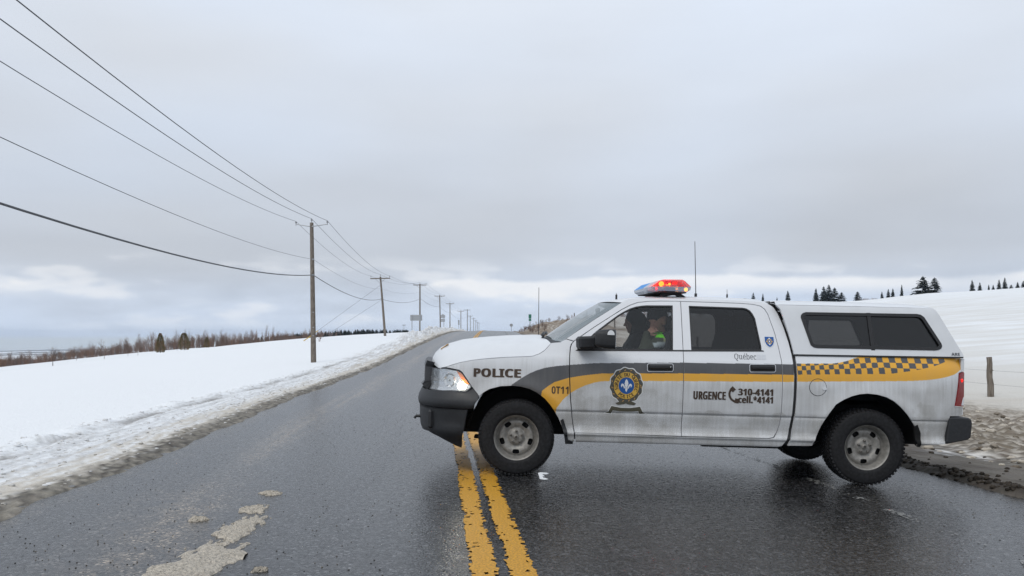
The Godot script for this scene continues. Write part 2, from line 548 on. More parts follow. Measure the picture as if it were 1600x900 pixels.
const SNOW := Color(0.86, 0.885, 0.905)
func ground_colour(d: float, z: float, h: float) -> Color:
	var c := SNOW
	if d < 0.0:
		var q := left_edge(z) - d
		var st := nz.get_noise_2d(q * 5.0, z * 0.16)           # streaks drawn out along the road
		var gr := nz.get_noise_2d(d * 16.0, z * 9.0)
		var slush := Color(0.17, 0.155, 0.13)
		var tan_ := Color(0.56, 0.51, 0.43)
		var a := clampf((0.62 + 0.16 * st + 0.10 * nf.get_noise_2d(z * 0.25, 2.0) - q) * 3.2 + gr * 0.9, 0.0, 1.0)
		var b := clampf((1.5 + 0.9 * st - q) * 0.9 + gr * 0.55, 0.0, 0.85)
		if q < 3.2: c = c.lerp(Color(0.60, 0.61, 0.62), clampf(0.42 + 1.1 * nz.get_noise_2d(q * 4.0, z * 0.10 + 60.0) + 0.5 * gr, 0.0, 0.85) * (1.0 - sm(2.7, 3.2, q)))
		c = c.lerp(tan_, b).lerp(slush * clampf(1.0 + 1.3 * nz.get_noise_2d(d * 22.0, z * 12.0) + 0.5 * st, 0.35, 2.2), a)
		# broken line of grey slush in the outer rut
		var rut := exp(-pow((q - 2.75 - 0.25 * nf.get_noise_2d(z * 0.2, 3.0)) / 0.20, 2.0))
		c = c.lerp(Color(0.26, 0.25, 0.24), clampf(rut * (0.45 + 1.1 * nz.get_noise_2d(z * 0.35, 50.0) + 0.5 * gr), 0.0, 0.85) * (1.0 - sm(40.0, 60.0, z)))
		var sp := nz.get_noise_2d(d * 7.0, z * 3.0)
		if q > 0.8 and q < 3.4: c = c.lerp(Color(0.40, 0.38, 0.35), clampf((sp - 0.12) * 1.4, 0.0, 0.5))
		if z > 34.0 and z < 240.0 and q < 4.6:
			c = c.lerp(Color(0.42, 0.37, 0.31), clampf(nz.get_noise_2d(d * 1.2, z * 0.5) * 1.5 - 0.15, 0.0, 0.45) * (1.0 - sm(1.5, 4.6, q)))
		# fields and woods of the valley, far off
		if d < -75.0:
			var w := sm(-0.10, 0.08, nf.get_noise_2d(d * 0.004, z * 0.0028) + 0.35 * nz.get_noise_2d(d * 0.012, z * 0.01))
			c = c.lerp(Color(0.045, 0.043, 0.042), w * sm(75.0, 110.0, -d))
	else:
		var q2 := d - right_edge(z)
		var gr2 := nz.get_noise_2d(d * 9.0, z * 9.0)
		var big := nz.get_noise_2d(d * 0.9, z * 0.7)
		var mud := Color(0.075, 0.064, 0.052)
		var dirt := Color(0.135, 0.105, 0.075)
		var a2 := clampf((2.1 - q2 + 0.7 * big) * 1.6 + gr2, 0.0, 1.0)
		var st2 := nz.get_noise_2d(d * 4.6 + z * 1.6, z * 5.2 - d * 2.0)   # trampled flakes
		var b2 := clampf(st2 * 2.8 + 1.2 * gr2 + 0.62 + 0.6 * big, 0.0, 0.92) * sm(0.8, 1.6, q2) * (1.0 - sm(6.0, 10.5, q2 + 1.8 * big))
		c = c.lerp(Color(0.50, 0.45, 0.375), 0.85 * sm(1.0, 2.0, q2) * (1.0 - sm(7.0, 28.0, q2)))
		c = c.lerp(dirt, b2).lerp(mud.lerp(Color(0.15, 0.135, 0.115), clampf(0.5 + big + 0.4 * gr2, 0.0, 1.0)), a2)
		c = c.lerp(Color(0.035, 0.028, 0.021), clampf(exp(-pow((q2 - 0.16) / 0.15, 2.0)) * (1.0 + gr2), 0.0, 0.9))
		# thin tan cast of blown soil farther up the field
		c = c.lerp(Color(0.66, 0.645, 0.60), clampf(0.45 + nz.get_noise_2d(d * 0.11, z * 0.4) * 0.9, 0.0, 0.65) * sm(6.0, 12.0, q2) * (1.0 - sm(45.0, 120.0, q2)))
		# dead grass on the cut bank
		var bank := sm(55.0, 85.0, z) * (1.0 - sm(270.0, 340.0, z)) * (1.0 - sm(9.0, 14.0, q2))
		if bank > 0.0:
			c = c.lerp(Color(0.17, 0.125, 0.085).lerp(Color(0.30, 0.24, 0.18), clampf(0.5 + 1.2 * nz.get_noise_2d(d * 1.3, z * 0.35), 0.0, 1.0)), clampf(bank * (0.72 + 1.2 * nz.get_noise_2d(d * 0.45, z * 0.12)), 0.0, 1.0))
	return c

func steps(a: Array) -> PackedFloat32Array:
	# [[from, to, step] ...] joined
	var o := PackedFloat32Array()
	for s in a:
		var x: float = s[0]
		while x < s[1] - s[2] * 0.5:
			o.append(x)
			x += s[2]
	o.append(a[a.size() - 1][1])
	return o
func build_ground() -> void:
	var D := PackedFloat32Array()
	var x := -2600.0
	while x < -60.0:
		D.append(x); x *= 0.93
	D.append_array(steps([[-60.0, -30.0, 2.0], [-30.0, -13.0, 0.8], [-13.0, -8.2, 0.22], [-8.2, -3.9, 0.075], [-3.9, 5.1, 1.0], [5.1, 8.4, 0.07], [8.4, 13.5, 0.09], [13.5, 15.0, 0.15], [15.0, 30.0, 0.6], [30.0, 120.0, 3.0]]))
	x = 125.0
	while x < 2200.0:
		D.append(x); x *= 1.09
	var Z := steps([[-40.0, 2.0, 3.0], [2.0, 5.0, 0.5], [5.0, 22.0, 0.09], [22.0, 36.0, 0.22]])
	x = 36.3
	while x < 2700.0:
		Z.append(x); x *= 1.0145 if x < 120.0 else 1.03
	var K := D.size()
	var R := Z.size()
	var m := MB.new()
	for r in R:
		var cx := road_x(Z[r])
		for k in K:
			var h := ground_h(D[k], Z[r])
			m.v.append(Vector3(cx + D[k], h, -Z[r]))
			m.c.append(ground_colour(D[k], Z[r], h))
	m.n.resize(R * K)
	m.u.resize(R * K)
	for r in R:
		for k in K:
			var a := m.v[r * K + mini(k + 1, K - 1)] - m.v[r * K + maxi(k - 1, 0)]
			var b := m.v[mini(r + 1, R - 1) * K + k] - m.v[maxi(r - 1, 0) * K + k]
			m.n[r * K + k] = a.cross(b).normalized()
	var idx := PackedInt32Array()
	idx.resize((R - 1) * (K - 1) * 6)
	var w := 0
	for r in R - 1:
		for k in K - 1:
			var a := r * K + k
			idx[w] = a; idx[w + 1] = a + K; idx[w + 2] = a + 1
			idx[w + 3] = a + 1; idx[w + 4] = a + K; idx[w + 5] = a + K + 1
			w += 6
	m.i = idx
	struct("ground", m.mesh(false, true), M["snow_ground"])

func build_road() -> void:
	var D := steps([[-4.65, 5.9, 0.11]])
	var Z := steps([[-40.0, 2.0, 3.0], [2.0, 16.0, 0.14], [16.0, 40.0, 0.4]])
	var x := 40.6
	while x < 700.0:
		Z.append(x); x *= 1.02
	var m := MB.new()
	var K := D.size()
	var R := Z.size()
	for r in R:
		var z := Z[r]
		var cx := road_x(z)
		var y := road_y(z)
		for k in K:
			var d := D[k]
			m.v.append(Vector3(cx + d, y + crown(d) + 0.002 * nf.get_noise_2d(d * 0.5, z * 0.15), -z))
			m.u.append(Vector2(d * 0.5, z * 0.5))
			# asphalt with sand tracked along the lanes and salt-pale wheel paths
			var c := Color(0.060, 0.061, 0.064)
			var st := nz.get_noise_2d(d * 4.0, z * 0.12)
			var gr := nz.get_noise_2d(d * 11.0, z * 4.0)
			c = c.lerp(Color(0.115, 0.116, 0.118), clampf(0.35 + 0.8 * st, 0.0, 0.6) * (exp(-pow((d + 2.7) / 0.5, 2.0)) + exp(-pow((d + 1.0) / 0.5, 2.0))))
			var sand := 1.25 * exp(-pow((d + 2.72 + 0.15 * nf.get_noise_2d(z * 0.1, 1.0)) / 0.30, 2.0)) * sm(7.5, 14.0, z) + 0.8 * exp(-pow((d + 2.65 + 0.3 * nf.get_noise_2d(z * 0.3, 9.0)) / 0.45, 2.0)) * (1.0 - sm(6.5, 9.0, z))
			c = c.lerp(Color(0.36, 0.285, 0.20), clampf(sand * (0.45 + 0.9 * st + 0.8 * gr), 0.0, 0.8))
			var edge := clampf((0.5 - (d + 4.2)) * 1.6 + 0.9 * gr + 0.5 * st, 0.0, 1.0) if d < -3.2 else 0.0
			c = c.lerp(Color(0.13, 0.115, 0.095), edge)
			var edge2 := clampf((d - 5.0) * 2.0 + 0.9 * gr, 0.0, 1.0) if d > 4.6 else 0.0
			c = c.lerp(Color(0.07, 0.058, 0.045), edge2)
			m.c.append(c * 1.65)
	m.n.resize(R * K)
	for r in R:
		for k in K:
			var a := m.v[r * K + mini(k + 1, K - 1)] - m.v[r * K + maxi(k - 1, 0)]
			var b := m.v[mini(r + 1, R - 1) * K + k] - m.v[maxi(r - 1, 0) * K + k]
			m.n[r * K + k] = a.cross(b).normalized()
	for r in R - 1:
		for k in K - 1:
			var a := r * K + k
			m.i.append_array(PackedInt32Array([a, a + K, a + 1, a + 1, a + K, a + K + 1]))
	struct("road", m.mesh(false, true), M["asphalt"])
	painted_line("centre_line", -0.205, -0.035, 0.22, 2.0, 300.0, "yellow_paint")
	painted_line("centre_line", 0.030, 0.200, 0.16, 2.0, 300.0, "yellow_paint")
	painted_line("edge_line", 3.59, 3.71, 0.70, 2.0, 45.0, "white_paint")
	painted_line("edge_line", 3.59, 3.71, 0.10, 45.0, 300.0, "white_paint")

func painted_line(called: String, d0: float, d1: float, worn: float, z0: float, z1: float, m_: String) -> void:
	# a sheet of paint 4 mm above the asphalt, bits of it worn off
	var m := MB.new()
	var z := z0
	while z < z1:
		var dz := 0.028 if z < 14.0 else z * 0.012
		var nd := 8 if z < 14.0 else (3 if z < 40.0 else 1)
		var bad := 1.0 if z < 40.0 else 0.4
		for k in nd:
			var a := d0 + (d1 - d0) * k / nd
			var b := d0 + (d1 - d0) * (k + 1) / nd
			var rim := 0.22 if (k == 0 or k == nd - 1) and nd > 3 else 0.0
			var w := -0.0 + nz.get_noise_2d(a * 30.0, z * 9.0) * 0.75 + nz.get_noise_2d(a * 6.0 + 40.0, z * 1.4) * 0.8 + 0.5 * nf.get_noise_2d(a * 60.0, z * 38.0)
			if w * 0.5 + 0.5 < (worn + rim) * bad: continue
			var xa := road_x(z)
			var xb := road_x(z + dz)
			var lift := 0.008 if z < 40.0 else 0.03
			var p := Vector3(xa + a, road_y(z) + crown(a) + lift, -z) + ragged(a, z, nd)
			var q := Vector3(xa + b, road_y(z) + crown(b) + lift, -z) + ragged(b, z, nd)
			var r := Vector3(xb + b, road_y(z + dz) + crown(b) + lift, -z - dz) + ragged(b, z + dz, nd)
			var s := Vector3(xb + a, road_y(z + dz) + crown(a) + lift, -z - dz) + ragged(a, z + dz, nd)
			m.quad(p, s, r, q)
		z += dz
	struct(called, m.mesh(true), M[m_])

func ragged(d: float, z: float, nd: int) -> Vector3:
	if nd < 8: return Vector3.ZERO
	return Vector3(0.016 * nf.get_noise_2d(d * 71.0, z * 53.0), 0, 0.020 * nf.get_noise_2d(d * 67.0 + 30.0, z * 59.0))

func build_hills() -> void:
	# the far side of the valley: two long wooded ridges with open snowy fields
	for k in 2:
		var m := MB.new()
		var P := []
		var near := 1350.0 if k == 0 else 1950.0
		var rows := 14
		for r in rows + 1:
			var row := []
			for s in 90:
				var az := -1.05 + 1.9 * s / 89.0
				var q := float(r) / rows
				var dist := near + q * 600.0
				var top := (-29.0 if k == 0 else -37.0) + (5.0 if k == 0 else 6.0) * nf.get_noise_2d(az * 3.0, k * 7.0 + 1.0) + 3.0 * nz.get_noise_2d(az * 14.0, k * 3.0)
				var y := lerpf(-75.0, top, sin(minf(q * 1.25, 1.0) * PI * 0.5))
				row.append(Vector3(sin(az) * dist, y, -cos(az) * dist))
			P.append(row)
		m.grid(P)
		for j in m.v.size():
			var p := m.v[j]
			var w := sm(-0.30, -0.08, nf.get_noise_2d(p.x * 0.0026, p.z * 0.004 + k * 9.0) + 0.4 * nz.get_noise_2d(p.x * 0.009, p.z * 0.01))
			m.c[j] = Color(0.74, 0.77, 0.80).lerp(Color(0.034, 0.042, 0.056), w)  # forest colour is tinted blue, so part of the distance haze is painted in
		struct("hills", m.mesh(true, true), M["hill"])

# ---------------------------------------------------------------- the truck
# own axes: x towards the tail, y up, z towards the driver's (left-hand) side; origin on the ground under the front axle
const AXLE := 3.709
const TYRE := 0.403
const SIDE := [Vector2(0.25, 0.92), Vector2(0.36, 0.945), Vector2(0.39, 0.968), Vector2(0.44, 0.978), Vector2(0.455, 0.992), Vector2(0.475, 0.990), Vector2(0.50, 0.972), Vector2(0.54, 0.962), Vector2(0.60, 0.968), Vector2(0.66, 0.979), Vector2(0.694, 0.983), Vector2(0.700, 0.976), Vector2(0.709, 0.994), Vector2(0.74, 0.999), Vector2(0.82, 1.004), Vector2(1.0, 1.008), Vector2(1.12, 1.004), Vector2(1.2, 0.996), Vector2(1.27, 0.982), Vector2(1.31, 0.964), Vector2(1.36, 0.945), Vector2(1.5, 0.892), Vector2(1.7, 0.812), Vector2(1.85, 0.748), Vector2(1.95, 0.70)]
const CAPSIDE := [Vector2(1.2, 0.985), Vector2(1.27, 0.985), Vector2(1.31, 0.976), Vector2(1.85, 0.845), Vector2(1.90, 0.825), Vector2(2.0, 0.78)]
var plan_a := PackedFloat32Array()
var plan_s := PackedFloat32Array()
var plan_z := PackedFloat32Array()
func make_plan() -> void:
	# the nose in plan: a superellipse from the wheel arch round to the grille; a is the length along it
	var last := Vector2(-0.45, 1.0)
	var a := -0.45
	for k in 61:
		var th := PI * 0.5 * k / 60.0
		var p := Vector2(-0.45 - 0.65 * pow(sin(th), 2.0 / 2.6), pow(maxf(cos(th), 0.0), 2.0 / 2.6))
		a -= p.distance_to(last)
		last = p
		plan_a.append(a); plan_s.append(p.x); plan_z.append(p.y)
func set_back(t: float) -> float: return 1.0 - 0.125 * sm(0.83, 0.93, t) - 0.05 * sm(1.1, 1.26, t)
func along(s: float, t: float) -> float:
	if s >= -0.45: return s
	var q := (s + 0.45) / set_back(t) - 0.45
	for k in range(1, plan_s.size()):
		if plan_s[k] <= q:
			var f := (q - plan_s[k - 1]) / (plan_s[k] - plan_s[k - 1])
			return lerpf(plan_a[k - 1], plan_a[k], f)
	return plan_a[plan_a.size() - 1]
func nose_end() -> float: return plan_a[plan_a.size() - 1]
func body(p: Vector2) -> Vector3:
	var t := p.y
	var s := p.x
	var w := 0.5 * (lerp_table(SIDE, t - 0.003) + lerp_table(SIDE, t + 0.003))
	var zf := 1.0
	if p.x < -0.45:
		var lo := 0
		var hi := plan_a.size() - 1
		var a := maxf(p.x, plan_a[hi])
		while hi - lo > 1:
			var mid := (lo + hi) / 2
			if plan_a[mid] >= a: lo = mid
			else: hi = mid
		var f := (a - plan_a[lo]) / (plan_a[hi] - plan_a[lo])
		s = -0.45 + (lerpf(plan_s[lo], plan_s[hi], f) + 0.45) * set_back(t)
		zf = lerpf(plan_z[lo], plan_z[hi], f)
	var flare := 0.0
	for cx in [0.0, AXLE]:
		var r := Vector2(s - cx, t - 0.40).length()
		if r < 0.9: flare += 0.022 * exp(-pow((r - 0.555) / 0.075, 2.0)) * sm(0.40, 0.6, t)
	w = w * zf + flare * zf
	if s > 4.35: w -= 0.11 * pow((s - 4.35) / 0.40, 2.4)
	return Vector3(s, t, w)
func cap_side(p: Vector2) -> Vector3:
	var w := 0.5 * (lerp_table(CAPSIDE, p.y - 0.012) + lerp_table(CAPSIDE, p.y + 0.012))
	if p.x > 4.35: w -= 0.05 * pow((p.x - 4.35) / 0.40, 2.0)
	return Vector3(p.x, p.y, w)
var surf: Callable
func on(p: Vector2, off := 0.0) -> Array:
	# point on the current surface and its outward normal
	var e := 0.012
	var ey := 0.012 if p.y > 0.76 else 0.005
	var o: Vector3 = surf.call(p)
	var n: Vector3 = (surf.call(p + Vector2(e, 0)) - surf.call(p - Vector2(e, 0))).cross(surf.call(p + Vector2(0, ey)) - surf.call(p - Vector2(0, ey)))
	n = n.normalized() if n.length_squared() > 1e-16 else Vector3(0, 0, 1)
	return [o + n * off, n]
func side_uv(p: Vector2) -> Vector2: return Vector2((p.x + 1.3) / 6.2, 1.0 - (p.y - 0.2) / 1.8)
func nose(a: Array) -> PackedVector2Array:
	var o := PackedVector2Array()
	for p in a: o.append(Vector2(along(p[0], p[1]), p[1]))
	return o
func lay(m: MB, poly: PackedVector2Array, holes := [], off := 0.0, side := 1.0, cell := 0.06, lip := 0.025) -> void:
	# a pressed panel: the outline, less its holes, laid over the body surface, with its edges turned in
	var lo := poly[0]
	var hi := poly[0]
	for p in poly:
		lo = lo.min(p); hi = hi.max(p)
	var nx := int(ceil((hi.x - lo.x) / cell))
	# rows: close together where the flank is creased
	var ys := PackedFloat32Array([lo.y])
	while ys[ys.size() - 1] < hi.y:
		var y := ys[ys.size() - 1]
		var fine := cell <= 0.06 and y < 0.74 and y > 0.36 and lo.x > -0.9
		ys.append(y + (0.011 if fine and (y > 0.67 or y < 0.51) else (0.025 if fine else cell)))
	var ny := ys.size() - 1
	var cache := {}
	for gx in nx:
		for gy in ny:
			var a := Vector2(lo.x + gx * cell, ys[gy])
			var dy := ys[gy + 1] - ys[gy]
			var rect := PackedVector2Array([a, a + Vector2(cell, 0), a + Vector2(cell, dy), a + Vector2(0, dy)])
			var bits: Array = Array(Geometry2D.intersect_polygons(rect, poly), TYPE_NIL, "", null)
			for h in holes:
				var nb := []
				for b in bits: nb.append_array(Geometry2D.clip_polygons(b, h))
				bits = nb
			for b in bits:
				var t := Geometry2D.triangulate_polygon(b)
				if t.is_empty(): continue
				var ids := PackedInt32Array()
				for p in b:
					var key := Vector2i(int(round(p.x * 20000.0)), int(round(p.y * 20000.0)))
					if not cache.has(key):
						var q := on(p, off)
						var pos: Vector3 = q[0]
						var nn: Vector3 = q[1]
						pos.z *= side; nn.z *= side
						cache[key] = m.vert(pos, nn, side_uv(p))
					ids.append(cache[key])
				for k in t: m.i.append(ids[k])
	if lip > 0.0:
		for ring in [poly] + holes:
			for k in ring.size():
				var a: Vector2 = ring[k]
				var b: Vector2 = ring[(k + 1) % ring.size()]
				var n := maxi(1, int(a.distance_to(b) / 0.06))
				for j in n:
					var q := on(a.lerp(b, float(j) / n), off)
					var r := on(a.lerp(b, float(j + 1) / n), off)
					var e := [q[0], r[0], r[0] - r[1] * lip, q[0] - q[1] * lip]
					for x in 4: e[x].z *= side
					m.quad(e[0], e[1], e[2], e[3])
func inset(poly: PackedVector2Array, by: float) -> PackedVector2Array:
	var r := Geometry2D.offset_polygon(poly, -by, Geometry2D.JOIN_MITER)
	return r[0] if r.size() else poly
func panel(parent: Node, called: String, poly: PackedVector2Array, m: Material, holes := [], off := 0.0, side := 1.0, cell := 0.06, lip := 0.025) -> MeshInstance3D:
	var b := MB.new()
	lay(b, poly, holes, off, side, cell, lip)
	return part(parent, called, b.mesh(), m)

func text_shape(s: String, weight := 700, family := "Droid Sans") -> Array:
	var t := TextMesh.new()
	var f := SystemFont.new()
	f.font_names = PackedStringArray([family])
	f.font_weight = weight
	t.font = f
	t.text = s
	t.font_size = 64
	t.pixel_size = 0.01
	t.depth = 0.0
	t.curve_step = 1.0
	var arr := t.get_mesh_arrays() if t is PrimitiveMesh else t.surface_get_arrays(0)
	return arr
func lettering(parent: Node, called: String, s: String, box: Array, m: Material, off := 0.003, weight := 700, slant := 0.0, family := "Droid Sans") -> MeshInstance3D:
	# letters fitted to the box (x0, y0, x1, y1) on the current surface
	var arr := text_shape(s, weight, family)
	var v: PackedVector3Array = arr[Mesh.ARRAY_VERTEX]
	var lo := Vector3(1e9, 1e9, 0)
	var hi := -lo
	for p in v:
		lo = lo.min(p); hi = hi.max(p)
	var b := MB.new()
	var ix: PackedInt32Array = arr[Mesh.ARRAY_INDEX]
	for p in v:
		var q := Vector2(lerpf(box[0], box[2], (p.x - lo.x) / (hi.x - lo.x)), lerpf(box[1], box[3], (p.y - lo.y) / (hi.y - lo.y)))
		q.y += slant * (q.x - box[0])
		var o := on(q, off)
		b.vert(o[0], o[1])
	b.i = ix
	return part(parent, called, b.mesh(), m)
func flat_shape(parent: Node, called: String, poly: PackedVector2Array, m: Material, off: float) -> MeshInstance3D:
	return panel(parent, called, poly, m, [], off, 1.0, 0.05, 0.0)
func disc(c: Vector2, r: float, n := 28, sx := 1.0) -> PackedVector2Array:
	var o := PackedVector2Array()
	for k in n: o.append(c + Vector2(cos(TAU * k / n) * r * sx, sin(TAU * k / n) * r))
	return o

func truck_materials() -> void:
	var m: StandardMaterial3D
	m = mat("truck_side", Color(1, 1, 1), 0.38, 0.0, 0.5)
	m.albedo_texture = side_picture()
	m.texture_repeat = false
	m.clearcoat_enabled = true
	m.clearcoat = 0.35
	m.clearcoat_roughness = 0.16
	m = mat("truck_white", lin(0.66, 0.68, 0.70), 0.35, 0.0, 0.5)
	m.clearcoat_enabled = true
	m.clearcoat = 0.5
	m.clearcoat_roughness = 0.10
	m.uv1_triplanar = true
	m.uv1_scale = Vector3(1.1, 1.1, 1.1)
	m.albedo_texture = noise_tex(512, 0.008, 3, 71, 0.965, 1.0)
	m = mat("black_plastic", lin(0.022, 0.024, 0.028), 0.6, 0.0, 0.5)
	m.uv1_triplanar = true
	m.uv1_scale = Vector3(1.6, 1.6, 1.6)
	m.albedo_texture = noise_tex(512, 0.03, 5, 72, 0.72, 1.0)
	m.heightmap_enabled = true
	m.heightmap_texture = noise_tex(256, 0.25, 2, 73)
	m.heightmap_scale = 0.04
	mat("seal", lin(0.012, 0.012, 0.013), 0.5)
	mat("jamb", lin(0.02, 0.02, 0.022), 0.8, 0.0, 0.3)
	mat("trim", lin(0.035, 0.035, 0.037), 0.8, 0.0, 0.3)
	mat("seat_cloth", lin(0.03, 0.031, 0.034), 0.9, 0.0, 0.2)
	mat("grille_grey", lin(0.07, 0.072, 0.078), 0.5, 0.2)
	m = mat("clear_glass", Color(0.10, 0.13, 0.13, 0.22), 0.02)
	m.transparency = BaseMaterial3D.TRANSPARENCY_ALPHA
	m = mat("windscreen_glass", Color(0.42, 0.50, 0.52, 0.42), 0.02)
	m.transparency = BaseMaterial3D.TRANSPARENCY_ALPHA
	m = mat("privacy_glass", Color(0.045, 0.05, 0.055, 0.78), 0.03)
	m.transparency = BaseMaterial3D.TRANSPARENCY_ALPHA
	m = mat("lens", Color(0.85, 0.88, 0.9, 0.18), 0.04)
	m.transparency = BaseMaterial3D.TRANSPARENCY_ALPHA
	mat("reflector", lin(0.62, 0.63, 0.64), 0.22, 0.9)
	mat("amber", lin(0.75, 0.19, 0.012), 0.2)
	m = mat("lamp_glow", lin(0.9, 0.9, 0.85), 0.3)
	m.emission_enabled = true
	m.emission = Color(1.0, 0.98, 0.92)
	m.emission_energy_multiplier = 4.0
	mat("tail_red", lin(0.22, 0.006, 0.010), 0.12)
	m = mat("tail_glow", lin(0.8, 0.02, 0.02), 0.2)
	m.emission_enabled = true
	m.emission = Color(1.0, 0.10, 0.06)
	m.emission_energy_multiplier = 2.2
	m = mat("bar_red", Color(0.92, 0.08, 0.07, 0.62), 0.08)
	m.transparency = BaseMaterial3D.TRANSPARENCY_ALPHA
	mat("bar_blue", lin(0.0, 0.23, 0.64), 0.4, 0.0, 0.3)
	m = mat("bar_clear", Color(0.62, 0.68, 0.76, 0.55), 0.08)
	m.transparency = BaseMaterial3D.TRANSPARENCY_ALPHA
	m = mat("beacon_glow", lin(0.9, 0.3, 0.05), 0.3)
	m.emission_enabled = true
	m.emission = Color(1.0, 0.62, 0.18)
	m.emission_energy_multiplier = 5.0
	m = mat("beacon_red_glow", lin(0.9, 0.05, 0.03), 0.3)
	m.emission_enabled = true
	m.emission = Color(1.0, 0.10, 0.06)
	m.emission_energy_multiplier = 1.6
	m = mat("tyre_rubber", lin(0.022, 0.022, 0.024), 0.75, 0.0, 0.4)
	m.uv1_triplanar = true
	m.uv1_scale = Vector3(3, 3, 3)
	m.albedo_texture = noise_tex(256, 0.03, 5, 74, 0.5, 1.0)
	m = mat("steel_wheel", lin(0.37, 0.355, 0.325), 0.5, 0.35)
	m.uv1_triplanar = true
	m.uv1_scale = Vector3(3, 3, 3)
	m.albedo_texture = noise_tex(256, 0.025, 5, 75, 0.72, 1.0)
	mat("nut_steel", lin(0.20, 0.19, 0.175), 0.4, 0.6)
	mat("underbody", lin(0.012, 0.012, 0.012), 0.85, 0.0, 0.3)
	mat("letter_brown", lin(0.050, 0.030, 0.018), 0.45)
	mat("letter_gold", lin(0.42, 0.25, 0.10), 0.45)
	mat("letter_grey", lin(0.07, 0.075, 0.085), 0.45)
	mat("letter_pale", lin(0.58, 0.60, 0.63), 0.45)
	mat("crest_olive", lin(0.075, 0.068, 0.045), 0.5)
	mat("crest_edge", lin(0.62, 0.63, 0.62), 0.45)
	mat("crest_gold", lin(0.62, 0.38, 0.06), 0.45)
	mat("crest_blue", lin(0.010, 0.085, 0.30), 0.4)
	mat("crest_white", lin(0.72, 0.74, 0.76), 0.4)

const GREY_TOP := [Vector2(-0.10, 0.90), Vector2(-0.061, 0.965), Vector2(0.03, 1.03), Vector2(0.117, 1.084), Vector2(0.20, 1.122), Vector2(0.291, 1.151), Vector2(0.41, 1.172), Vector2(0.544, 1.187), Vector2(0.809, 1.213), Vector2(1.713, 1.243), Vector2(2.91, 1.259)]
const GREY_BOT := [Vector2(-0.10, 0.5), Vector2(0.20, 0.5), Vector2(0.255, 0.908), Vector2(0.32, 0.96), Vector2(0.389, 1.004), Vector2(0.536, 1.052), Vector2(0.69, 1.081), Vector2(0.878, 1.107), Vector2(1.713, 1.131), Vector2(2.91, 1.15)]
const YEL_BOT := [Vector2(0.36, 0.4), Vector2(0.415, 0.735), Vector2(0.481, 0.822), Vector2(0.552, 0.888), Vector2(0.63, 0.938), Vector2(0.713, 0.978), Vector2(0.80, 1.008), Vector2(0.88, 1.024), Vector2(1.0, 1.033), Vector2(1.714, 1.05), Vector2(2.91, 1.075)]
const BED_TOP := [Vector2(2.91, 1.267), Vector2(3.309, 1.278), Vector2(3.40, 1.292), Vector2(3.478, 1.312), Vector2(3.54, 1.335), Vector2(3.605, 1.357), Vector2(3.66, 1.40), Vector2(4.9, 1.42)]
const BED_BOT := [Vector2(2.91, 1.077), Vector2(4.125, 1.119), Vector2(4.30, 1.133), Vector2(4.429, 1.152), Vector2(4.53, 1.174), Vector2(4.623, 1.20), Vector2(4.739, 1.263), Vector2(4.9, 1.36)]
const CHECK_ROWS := [[2.93, 1.284, 1.239, 1.195, 1.153], [3.84, 1.362, 1.306, 1.251, 1.193], [4.44, 1.362, 1.304, 1.246, 1.186]]
const CHECK_COLS := [2.938, 2.986, 3.032, 3.08, 3.125, 3.173, 3.223, 3.275, 3.328, 3.381, 3.436, 3.494, 3.553, 3.613, 3.674, 3.734, 3.798, 3.861, 3.928, 3.995, 4.060, 4.128, 4.2, 4.267, 4.330, 4.395, 4.46, 4.53]
const CHECK_LOW := [Vector2(2.914, 1.152), Vector2(3.918, 1.188), Vector2(4.054, 1.21), Vector2(4.19, 1.233), Vector2(4.382, 1.278), Vector2(4.586, 1.352), Vector2(4.9, 1.5)]
